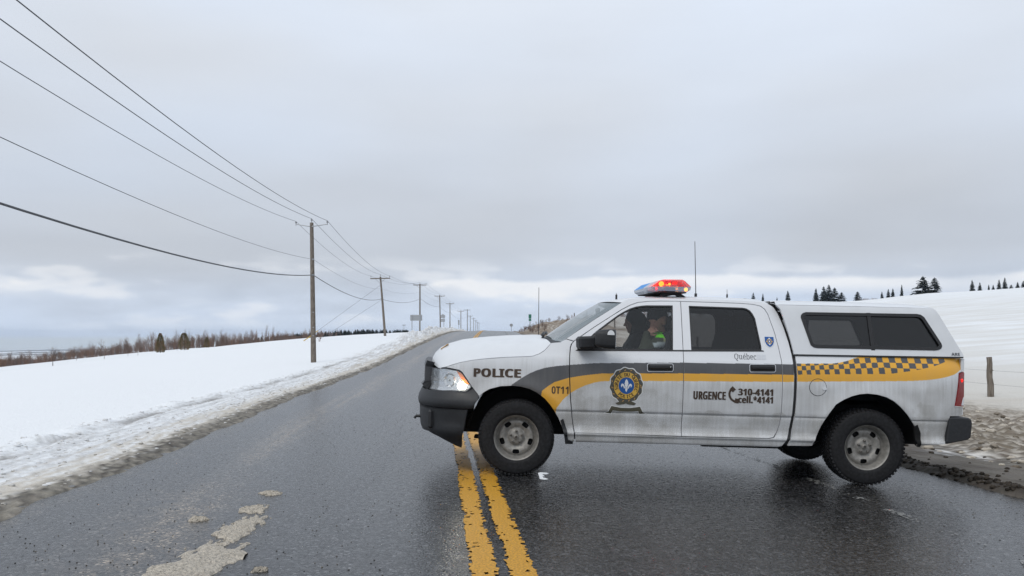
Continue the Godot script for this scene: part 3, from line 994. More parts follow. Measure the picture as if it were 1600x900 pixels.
func side_picture() -> ImageTexture:
	# paint of the flank: white, the grey and gold bands, the checker, and the road film with its streaks
	var w := 1536
	var h := 448
	var px := PackedByteArray()
	px.resize(w * h * 3)
	var white := Color(0.67, 0.69, 0.71)
	var grey := Color(0.062, 0.063, 0.068)
	var gold := Color(0.74, 0.37, 0.020)
	var film := Color(0.235, 0.222, 0.195)
	var lut := PackedByteArray()
	lut.resize(1025)
	for k in 1025:
		lut[k] = int(round(Color(k / 1024.0, 0, 0).linear_to_srgb().r * 255.0))
	for x in w:
		var a := -1.3 + 6.2 * (x + 0.5) / w
		var gt := lerp_table(GREY_TOP, a) if a > -0.09 and a < 2.9 else -1.0
		var gb := lerp_table(GREY_BOT, a)
		var yb := lerp_table(YEL_BOT, a)
		var bt := lerp_table(BED_TOP, a)
		var bb := lerp_table(BED_BOT, a)
		var low := lerp_table(CHECK_LOW, a)
		var rows := []
		for j in 4:
			var q: Array = CHECK_ROWS[0] if a < 3.84 else CHECK_ROWS[1]
			var r: Array = CHECK_ROWS[1] if a < 3.84 else CHECK_ROWS[2]
			rows.append(lerpf(q[j + 1], r[j + 1], (a - q[0]) / (r[0] - q[0])))
		var start := 1.22 + 0.10 * nz.get_noise_2d(a * 6.0, 3.0) + 0.07 * nz.get_noise_2d(a * 34.0, 9.0)
		var run := nz.get_noise_2d(a * 22.0, 30.0)
		for y in h:
			var t := 0.2 + 1.8 * (1.0 - (y + 0.5) / h)
			var c := white
			if a < 2.91:
				if t < gt and t > gb: c = grey
				elif gt > 0.0 and t <= gb and t > yb and a > 0.24: c = gold
			elif t < bt and t > bb:
				c = gold
				if t > low and t < rows[0] and a > 2.915:
					var r := 0 if t > rows[1] else (1 if t > rows[2] else 2)
					var ta := a + (t - 1.23) * 0.10
					var col := -1
					for q in CHECK_COLS:
						if ta < q: break
						col += 1
					if (col + r) % 2 == 0 and col < CHECK_COLS.size() - 1: c = grey
			if t < 1.35:
				var s := nz.get_noise_2d(a * 26.0, t * 1.6)
				var b := nz.get_noise_2d(a * 3.0, t * 3.5 + 7.0)
				var g := nf.get_noise_2d(a * 95.0, t * 95.0)
				var d := 0.0
				if t < start: d = ((0.33 if a < 2.9 else 0.37) + 0.11 * s + 0.11 * b + 0.05 * run) * clampf((start - t) / 0.22 + 0.15 * s, 0.0, 1.0)
				if t < 0.72 + 0.05 * b: d += 0.12 + 0.14 * b + 0.16 * g
				# spray thrown up behind the wheels
				var q2 := a - 0.50 if a < 2.9 else a - 4.15
				if q2 > 0.0 and q2 < 1.3: d += maxf(0.0, 0.20 - 0.16 * q2 + 0.16 * b + 0.12 * g) * (1.0 if t < 0.85 + 0.2 * b else 0.45)
				d += 0.08 * g
				c = c.lerp(film, clampf(d, 0.0, 0.72) * (0.45 if c == grey else (0.36 if c == gold else 1.0)))
			var k := (y * w + x) * 3
			px[k] = lut[int(clampf(c.r, 0, 1) * 1024)]
			px[k + 1] = lut[int(clampf(c.g, 0, 1) * 1024)]
			px[k + 2] = lut[int(clampf(c.b, 0, 1) * 1024)]
	return ImageTexture.create_from_image(Image.create_from_data(w, h, false, Image.FORMAT_RGB8, px))

const DOOR_F := [[0.612, 0.474], [0.60, 0.54], [0.582, 0.651], [0.565, 0.79], [0.553, 0.921], [0.541, 1.123], [0.541, 1.28], [0.548, 1.371], [0.562, 1.41], [0.586, 1.44], [0.83, 1.612], [1.104, 1.794], [1.199, 1.846], [1.281, 1.877], [1.40, 1.894], [1.55, 1.901], [1.748, 1.904], [1.741, 1.2], [1.740, 0.467]]
const DOOR_R := [[1.748, 1.903], [2.143, 1.902], [2.40, 1.900], [2.53, 1.893], [2.614, 1.875], [2.655, 1.842], [2.684, 1.79], [2.734, 1.59], [2.762, 1.42], [2.777, 1.293], [2.782, 1.152], [2.783, 0.903], [2.780, 0.72], [2.770, 0.60], [2.748, 0.53], [2.715, 0.485], [2.659, 0.471], [1.741, 0.467], [1.741, 1.2]]
const WIN_F := [[0.635, 1.352], [0.73, 1.455], [0.819, 1.548], [0.95, 1.650], [1.06, 1.733], [1.128, 1.775], [1.195, 1.810], [1.261, 1.832], [1.32, 1.843], [1.373, 1.849], [1.660, 1.856], [1.636, 1.372]]
const WIN_R := [[1.833, 1.857], [2.416, 1.853], [2.460, 1.845], [2.497, 1.823], [2.523, 1.785], [2.543, 1.737], [2.58, 1.43], [2.578, 1.405], [2.567, 1.396], [1.829, 1.380]]
const FRAME := [[0.505, 1.462], [0.80, 1.670], [1.107, 1.872], [1.161, 1.903], [1.22, 1.917], [1.32, 1.925], [1.55, 1.931], [1.752, 1.932], [2.143, 1.932], [2.477, 1.929], [2.62, 1.921], [2.71, 1.895], [2.752, 1.868], [2.790, 1.800], [2.835, 1.660], [2.873, 1.484], [2.892, 1.35], [2.905, 1.136], [2.903, 0.92], [2.893, 0.70], [2.869, 0.51], [2.84, 0.44], [2.808, 0.395], [2.764, 0.379], [1.749, 0.377], [0.630, 0.372], [0.618, 0.474]]

func build_truck() -> void:
	make_plan()
	truck_materials()
	surf = body
	var T := thing("police_truck", "white crew cab police pickup with gold and grey bands parked across the road", "truck", Vector3(0.034, -0.004, -9.085))
	T.rotation.z = -deg_to_rad(1.62)
	var paint: Material = M["truck_side"]
	var white: Material = M["truck_white"]
	var black: Material = M["black_plastic"]
	var seal: Material = M["seal"]
	var d_f := V2(DOOR_F)
	var d_r := V2(DOOR_R)
	var w_f := V2(WIN_F)
	var w_r := V2(WIN_R)
	var frame := V2(frame_pts_of())
	var fender := nose([[-0.775, 1.122], [-0.607, 1.180], [-0.50, 1.204], [-0.393, 1.220], [-0.137, 1.247], [0.02, 1.257], [0.146, 1.266], [0.215, 1.292], [0.267, 1.326], [0.310, 1.372], [0.341, 1.413], [0.44, 1.424], [0.500, 1.458], [0.580, 1.434], [0.556, 1.41], [0.543, 1.371], [0.536, 1.28], [0.536, 1.123], [0.548, 0.921], [0.560, 0.79], [0.577, 0.651], [0.595, 0.54], [0.607, 0.474], [0.615, 0.374], [0.525, 0.358], [0.500, 0.46], [0.472, 0.544], [0.438, 0.620], [0.398, 0.687], [0.345, 0.762], [0.286, 0.826], [0.205, 0.885], [0.122, 0.923], [0.03, 0.944], [-0.061, 0.951], [-0.18, 0.943], [-0.295, 0.911], [-0.355, 0.875], [-0.401, 0.834], [-0.471, 0.916], [-0.484, 0.930], [-0.535, 1.005], [-0.59, 1.080], [-0.624, 1.101], [-0.70, 1.112]])
	var bed := V2([[2.930, 1.352], [4.745, 1.372], [4.755, 1.30], [4.752, 1.238], [4.679, 1.216], [4.655, 1.04], [4.624, 0.860], [4.75, 0.852], [4.75, 0.762], [4.572, 0.757], [4.55, 0.60], [4.529, 0.462], [4.258, 0.438], [4.252, 0.549], [4.21, 0.62], [4.162, 0.685], [4.10, 0.765], [4.031, 0.838], [3.96, 0.898], [3.879, 0.941], [3.78, 0.967], [3.676, 0.976], [3.59, 0.967], [3.509, 0.944], [3.425, 0.905], [3.344, 0.852], [3.27, 0.745], [3.207, 0.622], [3.16, 0.50], [3.124, 0.404], [2.870, 0.398], [2.895, 0.47], [2.915, 0.58], [2.930, 0.75], [2.937, 0.92], [2.938, 1.136]])
	var lamp := nose([[-0.484, 0.926], [-0.54, 1.005], [-0.592, 1.074], [-0.626, 1.094], [-0.773, 1.114], [-0.885, 1.108], [-0.955, 1.10], [-0.975, 0.99], [-0.965, 0.876], [-0.84, 0.868], [-0.544, 0.870], [-0.52, 0.885]])
	for sd in [1.0, -1.0]:
		var d1 := panel(T, "front_door", inset(d_f, 0.0035), paint, [w_f], 0.0, sd)
		var d2 := panel(T, "rear_door", inset(d_r, 0.0035), paint, [w_r], 0.0, sd)
		panel(T, "cab_frame", frame, paint, [], 0.0, sd)
		panel(T, "fender", inset(fender, 0.002), paint, [], 0.0, sd)
		var bd := panel(T, "bed_side", bed, paint, [], 0.0, sd)
		# shut lines are dark because a jamb lies behind them
		var whole := V2([[0.50, 1.40], [0.60, 1.42], [1.12, 1.80], [1.30, 1.885], [1.75, 1.912], [2.5, 1.910], [2.66, 1.88], [2.76, 1.70], [2.86, 1.40], [2.88, 0.9], [2.84, 0.50], [2.79, 0.40], [0.55, 0.40], [0.50, 0.7]])
		panel(T, "door_jamb", whole, M["jamb"], [inset(w_f, -0.004), inset(w_r, -0.004)], -0.022, sd, 0.09, 0.0)
		panel(T, "door_trim", V2([[0.62, 0.50], [1.70, 0.50], [1.70, 1.33], [0.62, 1.30]]), M["trim"], [], -0.09, sd, 0.12, 0.02)
		panel(T, "cab_seam", V2([[2.72, 1.93], [2.76, 1.90], [2.82, 1.80], [2.88, 1.60], [2.935, 1.36], [2.945, 1.13], [2.945, 0.9], [2.935, 0.7], [2.90, 0.5], [2.865, 0.41], [2.80, 0.40], [2.85, 0.5], [2.885, 0.7], [2.895, 1.1], [2.88, 1.35], [2.83, 1.62], [2.76, 1.83], [2.70, 1.90]]), seal, [], -0.016, sd, 0.06, 0.02)
		# glass and its black seals
		for q in [[d1, w_f, "clear_glass"], [d2, w_r, "privacy_glass"]]:
			var inner := inset(q[1], 0.013)
			panel(q[0], "window_seal", q[1], seal, [inner], -0.004, sd, 0.06, 0.02)
			panel(q[0], "window_glass", inset(q[1], 0.011), M[q[2]], [], -0.014, sd, 0.10, 0.0)
		panel(d1, "belt_seal", V2([[0.60, 1.336], [1.738, 1.362], [1.738, 1.376], [0.62, 1.351]]), seal, [], 0.004, sd, 0.06, 0.01)
		panel(d2, "belt_seal", V2([[1.745, 1.362], [2.60, 1.384], [2.60, 1.392], [2.575, 1.398], [1.745, 1.376]]), seal, [], 0.004, sd, 0.06, 0.01)
		panel(d1, "mirror_sail", V2([[0.632, 1.352], [0.80, 1.356], [0.80, 1.53], [0.735, 1.463]]), black, [], 0.003, sd, 0.06, 0.012)
		for q in [[d1, 1.356, 1.139, true], [d2, 2.434, 1.163, false]]:
			var x0: float = q[1]
			var y0: float = q[2]
			var cup := V2([[x0 + 0.012, y0], [x0 + 0.265, y0 + 0.006], [x0 + 0.278, y0 + 0.02], [x0 + 0.278, y0 + 0.078], [x0 + 0.265, y0 + 0.092], [x0 + 0.012, y0 + 0.086], [x0, y0 + 0.072], [x0, y0 + 0.014]])
			var hn := panel(q[0], "handle_rim", cup, M["letter_pale"], [inset(cup, 0.006)], 0.004, sd, 0.05, 0.006)
			hn.name = "handle_rim"
			panel(q[0], "handle_cup", inset(cup, 0.005), seal, [], 0.002, sd, 0.05, 0.0)
			var g := MB.new()
			var o: Vector3 = on(Vector2(x0 + 0.14, y0 + 0.05), 0.022)[0]
			g.box(Vector3(o.x, o.y, o.z * sd), Vector3(0.245, 0.042, 0.026), Basis(Vector3(0, 0, 1), 0.02), 0.010)
			part(q[0], "handle_grip", g.mesh(), seal)
			if q[3]:
				var k := MB.new()
				var ko: Vector3 = on(Vector2(x0 + 0.245, y0 + 0.050), 0.036)[0]
				k.lathe(Vector3(ko.x, ko.y, ko.z * sd), [Vector2(0.0, 0.003), Vector2(0.008, 0.002), Vector2(0.009, 0.0)], 12, sd)
				part(q[0], "lock", k.mesh(), M["reflector"])
		# head lamp
		var lb := panel(T, "headlight", inset(lamp, 0.004), M["reflector"], [], -0.055, sd, 0.05, 0.0)
		panel(lb, "surround", lamp, M["grille_grey"], [inset(lamp, 0.009)], -0.003, sd, 0.05, 0.05)
		panel(lb, "lens", inset(lamp, 0.006), M["lens"], [], -0.006, sd, 0.05, 0.0)
		panel(lb, "marker", nose([[-0.660, 1.088], [-0.598, 1.066], [-0.512, 0.948], [-0.560, 0.955], [-0.600, 1.000]]), M["amber"], [], -0.022, sd, 0.04, 0.015)
		for q in [[-0.60, 0.930, 0.052], [-0.76, 0.985, 0.070]]:
			var c := on(Vector2(along(q[0], q[1]), q[1]), -0.04)
			var bowl := MB.new()
			var nn: Vector3 = c[1]
			var bs := Basis(Vector3.UP.cross(nn).normalized(), Vector3.UP, nn).orthonormalized()
			var rows := []
			for r in 7:
				var ring := []
				for s in 20:
					var rr: float = q[2] * r / 6.0
					var lp: Vector3 = c[0] + bs * Vector3(cos(TAU * s / 20) * rr, sin(TAU * s / 20) * rr, -0.05 + 0.05 * pow(r / 6.0, 2.0))
					lp.z *= sd
					ring.append(lp)
				rows.append(ring)
			bowl.grid(rows, true)
			part(lb, "bowl", bowl.mesh(), M["reflector"])
			var bulb := MB.new()
			var bp: Vector3 = c[0] - nn * 0.012
			var r0: float = 0.020 if q[2] < 0.06 else 0.014
			bulb.lathe(Vector3(bp.x, bp.y, bp.z * sd), [Vector2(0, r0), Vector2(r0 * 0.7, r0 * 0.7), Vector2(r0, 0), Vector2(r0 * 0.7, -r0 * 0.7), Vector2(0, -r0)], 12)
			part(lb, "bulb", bulb.mesh(), M["lamp_glow"] if q[2] < 0.06 else M["reflector"])
			if sd > 0 and q[2] < 0.06:
				var L := OmniLight3D.new()
				L.name = "headlight_beam"
				L.light_energy = 0.12
				L.light_size = 0.02
				L.light_color = Color(1.0, 0.98, 0.92)
				L.omni_range = 30.0
				L.shadow_enabled = true
				lb.add_child(L)
				L.position = Vector3(bp.x, bp.y, bp.z) + nn * 0.028
		# tail lamp
		var tl := panel(T, "taillight", V2([[4.629, 0.866], [4.660, 1.04], [4.684, 1.208], [4.75, 1.230], [4.752, 0.860]]), M["tail_red"], [], 0.008, sd, 0.04, 0.05)
		var tg := MB.new()
		for q in [[4.712, 1.135, 0.020]]:
			var c2: Vector3 = on(Vector2(q[0], q[1]), 0.003)[0]
			tg.lathe(Vector3(c2.x, c2.y, c2.z * sd), [Vector2(0, 0.012), Vector2(q[2] * 0.7, 0.009), Vector2(q[2], 0.0)], 14, sd)
		part(tl, "bulb", tg.mesh(), M["tail_glow"])
		panel(tl, "reversing_lens", V2([[4.715, 0.872], [4.748, 0.872], [4.748, 0.96], [4.735, 0.95]]), M["crest_white"], [], 0.011, sd, 0.04, 0.004)
		# the black seam strip, the mud flap and the fuel door
		panel(T, "mud_flap", V2([[0.462, 0.60], [0.488, 0.62], [0.53, 0.50], [0.545, 0.395], [0.600, 0.375], [0.600, 0.350], [0.520, 0.350], [0.500, 0.46]]), black, [], 0.012, sd, 0.05, 0.03)
		panel(T, "mud_flap", V2([[4.18, 0.64], [4.215, 0.66], [4.255, 0.575], [4.262, 0.45], [4.255, 0.425], [4.225, 0.43], [4.205, 0.52]]), M["underbody"], [], 0.010, sd, 0.05, 0.05)
		if sd > 0:
			panel(bd, "fuel_door", disc(Vector2(3.156, 1.025), 0.086, 30), paint, [], 0.004, sd, 0.05, 0.004)
			panel(bd, "fuel_door_gap", disc(Vector2(3.156, 1.025), 0.092, 30), seal, [disc(Vector2(3.156, 1.025), 0.086, 30)], 0.0012, sd, 0.05, 0.0)
			panel(bd, "fuel_door_pull", disc(Vector2(3.225, 1.012), 0.016, 12, 1.4), white, [], 0.010, sd, 0.05, 0.006)
		# wheel housing
		for cx in [0.0, AXLE]:
			var wl := MB.new()
			var P := []
			for r in 19:
				var an := deg_to_rad(3.0 + 171.0 * r / 18.0)
				var rad := 0.535 if cx == 0.0 else 0.56
				var row := []
				for zz in [0.965, 0.8, 0.62, 0.5]:
					row.append(Vector3(cx + cos(an) * rad * (1.0 if zz > 0.7 else 0.97), 0.41 + sin(an) * rad * (0.99 if zz > 0.9 else 1.0), zz * sd))
				P.append(row)
			wl.grid(P)
			for r in 18: wl.tri(P[r][3], P[r + 1][3], Vector3(cx, 0.55, 0.5 * sd))
			part(T, "wheel_housing", wl.mesh(), M["underbody"])
	build_nose(T)
	build_top(T)
	build_cap(T)
	build_tail(T)
	build_wheels(T)
	build_under(T)
	build_cab(T)
	build_fittings(T)
	build_prints(T)

func frame_pts_of() -> Array:
	var f := FRAME.duplicate()
	# back along the door openings: sill, rear pillar, roof rail, windscreen pillar
	f.append([1.740, 0.462])
	for k in range(DOOR_R.size() - 3, -1, -1): f.append([DOOR_R[k][0] + (0.004 if DOOR_R[k][0] > 2.6 else 0.0), DOOR_R[k][1] + (0.004 if DOOR_R[k][1] > 1.8 else (-0.004 if DOOR_R[k][1] < 0.5 else 0.0))])
	for k in range(DOOR_F.size() - 4, 8, -1): f.append([DOOR_F[k][0] - 0.003, DOOR_F[k][1] + 0.004])
	return f

func mirrored(row: Array) -> Array:
	# a cross-section from the driver's side to the centre, continued to the other side
	var o := row.duplicate()
	for k in range(row.size() - 2, -1, -1): o.append(Vector3(row[k].x, row[k].y, -row[k].z))
	return o
func crowned(E: Vector2, C: Vector2, ze: float, power: float, n := 14, round_ := 0.0) -> Array:
	# from the edge E (at z = ze) over to the centre C
	var row := []
	for k in n + 1:
		var q := 1.0 - pow(float(k) / n, 0.75) if round_ > 0.0 else 1.0 - float(k) / n
		var f := 1.0 - pow(q, power)
		row.append(Vector3(lerpf(C.x, E.x, q * q), lerpf(E.y, C.y, f), ze * q))
	return row

func build_nose(T: Node3D) -> void:
	var white: Material = M["truck_white"]
	var black: Material = M["black_plastic"]
	# bonnet
	var E := [[-0.835, 1.092], [-0.82, 1.118], [-0.775, 1.126], [-0.70, 1.155], [-0.607, 1.184], [-0.50, 1.208], [-0.393, 1.224], [-0.265, 1.239], [-0.137, 1.251], [0.02, 1.261], [0.146, 1.270], [0.215, 1.296], [0.267, 1.330], [0.310, 1.376], [0.338, 1.410]]
	var C := [[-1.005, 1.145], [-0.995, 1.20], [-0.965, 1.262], [-0.90, 1.325], [-0.80, 1.375], [-0.66, 1.418], [-0.50, 1.443], [-0.32, 1.463], [-0.14, 1.479], [0.02, 1.489], [0.10, 1.493], [0.16, 1.496], [0.20, 1.496], [0.225, 1.492], [0.235, 1.478]]
	var P := []
	for k in E.size():
		var ze: float = body(Vector2(along(E[k][0], E[k][1]), E[k][1])).z - 0.002
		var row := []
		for j in 19:
			var q := 1.0 - pow(j / 18.0, 1.25)
			var f := 1.0 - pow(q, 3.8)
			# two long creases either side of the raised middle
			var z := ze * q
			var bump := 0.010 * exp(-pow((z - 0.42) / 0.10, 2.0)) - 0.006 * exp(-pow((z - 0.60) / 0.08, 2.0))
			row.append(Vector3(lerpf(C[k][0], E[k][0], q * q), lerpf(E[k][1], C[k][1], f) + bump * sm(-0.9, -0.5, E[k][0]), z))
		P.append(mirrored(row))
	var m := MB.new()
	m.grid(P)
	m.settle()
	if m.n[m.n.size() / 2].y < 0: m.flip()
	# turned-down edges
	var hood := part(T, "hood", m.mesh(), white)
	var lip := MB.new()
	for k in P.size() - 1:
		for sd in [0, P[k].size() - 1]:
			var a: Vector3 = P[k][sd]
			var b: Vector3 = P[k + 1][sd]
			var dn := Vector3(0, -0.012, -0.02 * signf(a.z))
			lip.quad(a, b, b + dn, a + dn)
	part(hood, "hood_edge", lip.mesh(), white)
	var scoop := MB.new()
	for q in [[-0.86, 0.40], [-0.86, -0.40]]:
		scoop.box(Vector3(q[0] + 0.03, 1.335, q[1]), Vector3(0.10, 0.012, 0.16), Basis(Vector3(0, 0, 1), 0.62), 0.004)
	part(hood, "chip_guard", scoop.mesh(), M["letter_gold"])
	# cowl under the windscreen
	var cw := MB.new()
	var r0 := []
	var r1 := []
	for k in 21:
		var q := 1.0 - k / 10.0
		r0.append(Vector3(lerpf(0.232, 0.335, q * q), lerpf(1.470, 1.400, pow(absf(q), 2.6)), q * 0.92))
		r1.append(Vector3(lerpf(0.33, 0.47, q * q), lerpf(1.475, 1.418, q * q), q * 0.915))
	cw.grid([r0, r1])
	part(T, "cowl", cw.mesh(), black)
	# black panels behind the lamps and grille, so that nothing shows through
	var fw := MB.new()
	fw.box(Vector3(-0.62, 0.98, 0), Vector3(0.30, 0.34, 1.5))
	fw.box(Vector3(-0.10, 1.0, 0), Vector3(0.9, 0.36, 0.92))
	part(T, "engine_bay", fw.mesh(), M["underbody"])
	# bumper: upper cap and lower valance, wrapped round the nose
	var end := nose_end()
	var cap := nose([[-0.402, 0.836], [-0.474, 0.914], [-0.60, 0.890], [-0.80, 0.874], [-0.921, 0.868]])
	cap.append_array(V2([[end, 0.868], [end, 0.698]]))
	cap.append_array(nose([[-0.917, 0.698], [-0.70, 0.694], [-0.520, 0.694], [-0.470, 0.70], [-0.440, 0.76]]))
	var low := nose([[-0.520, 0.684], [-0.535, 0.60], [-0.555, 0.475], [-0.575, 0.40], [-0.585, 0.36]])
	low.append_array(nose([[-0.592, 0.262], [-0.66, 0.285], [-0.749, 0.324], [-0.86, 0.375], [-0.965, 0.415]]))
	low.append_array(V2([[end, 0.405], [end, 0.688]]))
	low.append_array(nose([[-0.917, 0.688], [-0.70, 0.684]]))
	surf = bumper_face
	for sd in [1.0, -1.0]:
		var b := MB.new()
		lay(b, cap, [], 0.0, sd, 0.05, 0.05)
		var o := part(T, "front_bumper", b.mesh(), black)
		var b2 := MB.new()
		lay(b2, low, [], 0.0, sd, 0.05, 0.04)
		part(o, "valance", b2.mesh(), black)
		# dent-like recess round the fog lamp
		var rec := MB.new()
		var cc: Array = on(Vector2(along(-0.90, 0.56), 0.56), 0.004)
		rec.box(Vector3(cc[0].x, cc[0].y, cc[0].z * sd), Vector3(0.05, 0.20, 0.09), Basis(Vector3.UP, -0.9 * sd), 0.02)
		part(o, "fog_lamp_cover", rec.mesh(), black)
		var hk := MB.new()
		hk.tube([Vector3(-1.00, 0.545, 0.42 * sd), Vector3(-1.13, 0.545, 0.42 * sd), Vector3(-1.15, 0.52, 0.42 * sd)], [0.016], 8)
		part(o, "tow_hook", hk.mesh(), M["seal"])
	surf = body
	# grille: grey shell, black mesh, cross bars
	var sh := MB.new()
	var gp := V2([[along(-0.975, 1.0) + 0.02, 0.872], [along(-0.975, 1.0) + 0.02, 1.110], [along(-0.96, 1.1), 1.165], [end, 1.185], [end, 0.872]])
	for sd in [1.0, -1.0]: lay(sh, gp, [inset(gp, 0.05)], 0.060, sd, 0.05, 0.09)
	var gr := part(T, "grille", sh.mesh(), M["grille_grey"])
	var back := MB.new()
	for sd in [1.0, -1.0]: lay(back, gp, [], 0.018, sd, 0.05, 0.0)
	part(gr, "mesh_panel", back.mesh(), M["seal"])
	for j in 7:
		var bar := MB.new()
		var y := 0.905 + j * 0.035
		var pts := []
		for k in 21:
			var q := k / 10.0 - 1.0
			var p := body(Vector2(lerpf(end, along(-0.975, 1.0), absf(q)), y))
			pts.append(Vector3(p.x - 0.040, y, absf(p.z) * signf(q) if k != 10 else 0.0))
		bar.tube(pts, [0.007 if j != 3 else 0.020], 6)
		part(gr, "bar", bar.mesh(), M["grille_grey"] if j == 3 else M["seal"])
	var post := MB.new()
	post.box(Vector3(-1.065, 1.02, 0), Vector3(0.05, 0.30, 0.07), Basis.IDENTITY, 0.012)
	part(gr, "post", post.mesh(), M["grille_grey"])

const BUMP := [Vector2(0.25, -0.07), Vector2(0.36, -0.035), Vector2(0.45, 0.0), Vector2(0.55, 0.014), Vector2(0.688, 0.016), Vector2(0.694, 0.026), Vector2(0.72, 0.036), Vector2(0.775, 0.036), Vector2(0.80, 0.026), Vector2(0.86, -0.004), Vector2(0.92, -0.03)]
func bumper_face(p: Vector2) -> Vector3:
	var q := Vector2(p.x, minf(p.y, 0.80))
	var e := 0.012
	var o := body(q)
	var d := body(q + Vector2(e, 0)) - body(q - Vector2(e, 0))
	var n := Vector3(-d.z, 0, d.x)
	if n.dot(Vector3(-0.3, 0, 1)) < 0: n = -n
	o = o + n.normalized() * (lerp_table(BUMP, p.y) + 0.004)
	o.y = p.y
	if p.x <= nose_end() + 0.001: o.z = 0.0
	return o

func build_top(T: Node3D) -> void:
	var white: Material = M["truck_white"]
	# roof
	var E := [[1.107, 1.872], [1.161, 1.903], [1.22, 1.917], [1.32, 1.925], [1.55, 1.931], [1.752, 1.932], [2.143, 1.932], [2.477, 1.929], [2.62, 1.921], [2.71, 1.895], [2.752, 1.868]]
	var C := [[0.930, 1.893], [1.00, 1.912], [1.10, 1.932], [1.26, 1.953], [1.50, 1.973], [1.75, 1.983], [2.15, 1.987], [2.5, 1.984], [2.68, 1.975], [2.79, 1.945], [2.83, 1.900]]
	var P := []
	for k in E.size():
		var row := []
		var ze: float = body(Vector2(E[k][0], E[k][1])).z
		for j in 17:
			var q := 1.0 - pow(j / 16.0, 1.5)
			row.append(Vector3(lerpf(C[k][0], E[k][0], pow(q, 2.2)), lerpf(E[k][1], C[k][1], 1.0 - pow(q, 3.4)), ze * q))
		P.append(mirrored(row))
	var m := MB.new()
	m.grid(P)
	m.settle()
	if m.n[m.n.size() / 2].y < 0: m.flip()
	part(T, "roof", m.mesh(), white)
	# windscreen between the pillars
	var W := []
	for r in 9:
		var f := r / 8.0
		var row := []
		var e := Vector2(lerpf(0.452, 1.100, f), lerpf(1.425, 1.866, f) + 0.012 * sin(PI * f))
		var c := Vector2(lerpf(0.29, 0.925, f), lerpf(1.460, 1.890, f) + 0.02 * sin(PI * f))
		var ze: float = body(Vector2(e.x, e.y)).z - 0.012
		for k in 25:
			var q := 1.0 - k / 12.0
			row.append(Vector3(lerpf(c.x, e.x, q * q), lerpf(c.y, e.y, q * q), ze * q))
		W.append(row)
	var g := MB.new()
	g.grid(W)
	g.settle()
	if g.n[0].x > 0: g.flip()
	var ws := part(T, "windscreen", g.mesh(), M["windscreen_glass"])
	var sl := MB.new()
	for k in 24:
		sl.quad(W[0][k], W[0][k + 1], W[0][k + 1] + Vector3(0.03, -0.03, 0), W[0][k] + Vector3(0.03, -0.03, 0))
		sl.quad(W[8][k], W[8][k + 1], W[8][k + 1] + Vector3(0.03, 0.008, 0), W[8][k] + Vector3(0.03, 0.008, 0))
	for sd in [0, 24]:
		for r in 8:
			var a: Vector3 = W[r][sd]
			var b: Vector3 = W[r + 1][sd]
			var o := Vector3(0.03, -0.005, 0.012 * signf(a.z))
			sl.quad(a, b, b + o, a + o)
	part(ws, "windscreen_seal", sl.mesh(), M["seal"])
	var mir := MB.new()
	mir.box(Vector3(0.93, 1.80, 0), Vector3(0.03, 0.07, 0.24), Basis(Vector3(0, 0, 1), 0.2), 0.01)
	part(ws, "rear_view_mirror", mir.mesh(), M["trim"])
	# wipers resting on the cowl
	for q in [[0.30, 0.62, -0.02], [0.27, -0.05, -0.62]]:
		var wp := MB.new()
		var a := Vector3(0.27, 1.488, q[1])
		var b := Vector3(0.31, 1.535, lerpf(q[1], q[2], 0.5))
		var c := Vector3(0.315, 1.520, q[2])
		wp.tube([Vector3(0.26, 1.46, q[1]), a, b, c], [0.016, 0.013, 0.010, 0.008], 6)
		wp.tube([b + Vector3(0, -0.03, 0.28), b + Vector3(0.012, -0.008, 0), b + Vector3(0, -0.03, -0.28)], [0.007, 0.010, 0.007], 6)
		part(T, "wiper", wp.mesh(), M["seal"])
	# back of the cab with its window
	var bw := MB.new()
	var zb := 0.90
	bw.quad(Vector3(2.80, 0.5, -zb), Vector3(2.80, 0.5, zb), Vector3(2.80, 1.38, zb), Vector3(2.80, 1.38, -zb))
	bw.quad(Vector3(2.80, 1.38, 0.70), Vector3(2.80, 1.38, 0.90), Vector3(2.74, 1.86, 0.73), Vector3(2.74, 1.86, 0.62))
	bw.quad(Vector3(2.80, 1.38, -0.70), Vector3(2.80, 1.38, -0.90), Vector3(2.74, 1.86, -0.73), Vector3(2.74, 1.86, -0.62))
	bw.quad(Vector3(2.75, 1.80, 0.70), Vector3(2.75, 1.80, -0.70), Vector3(2.76, 1.94, -0.60), Vector3(2.76, 1.94, 0.60))
	var back := part(T, "cab_back", bw.mesh(), M["jamb"])
	var bg := MB.new()
	bg.quad(Vector3(2.795, 1.38, -0.70), Vector3(2.795, 1.38, 0.70), Vector3(2.75, 1.80, 0.64), Vector3(2.75, 1.80, -0.64))
	part(back, "back_glass", bg.mesh(), M["privacy_glass"])

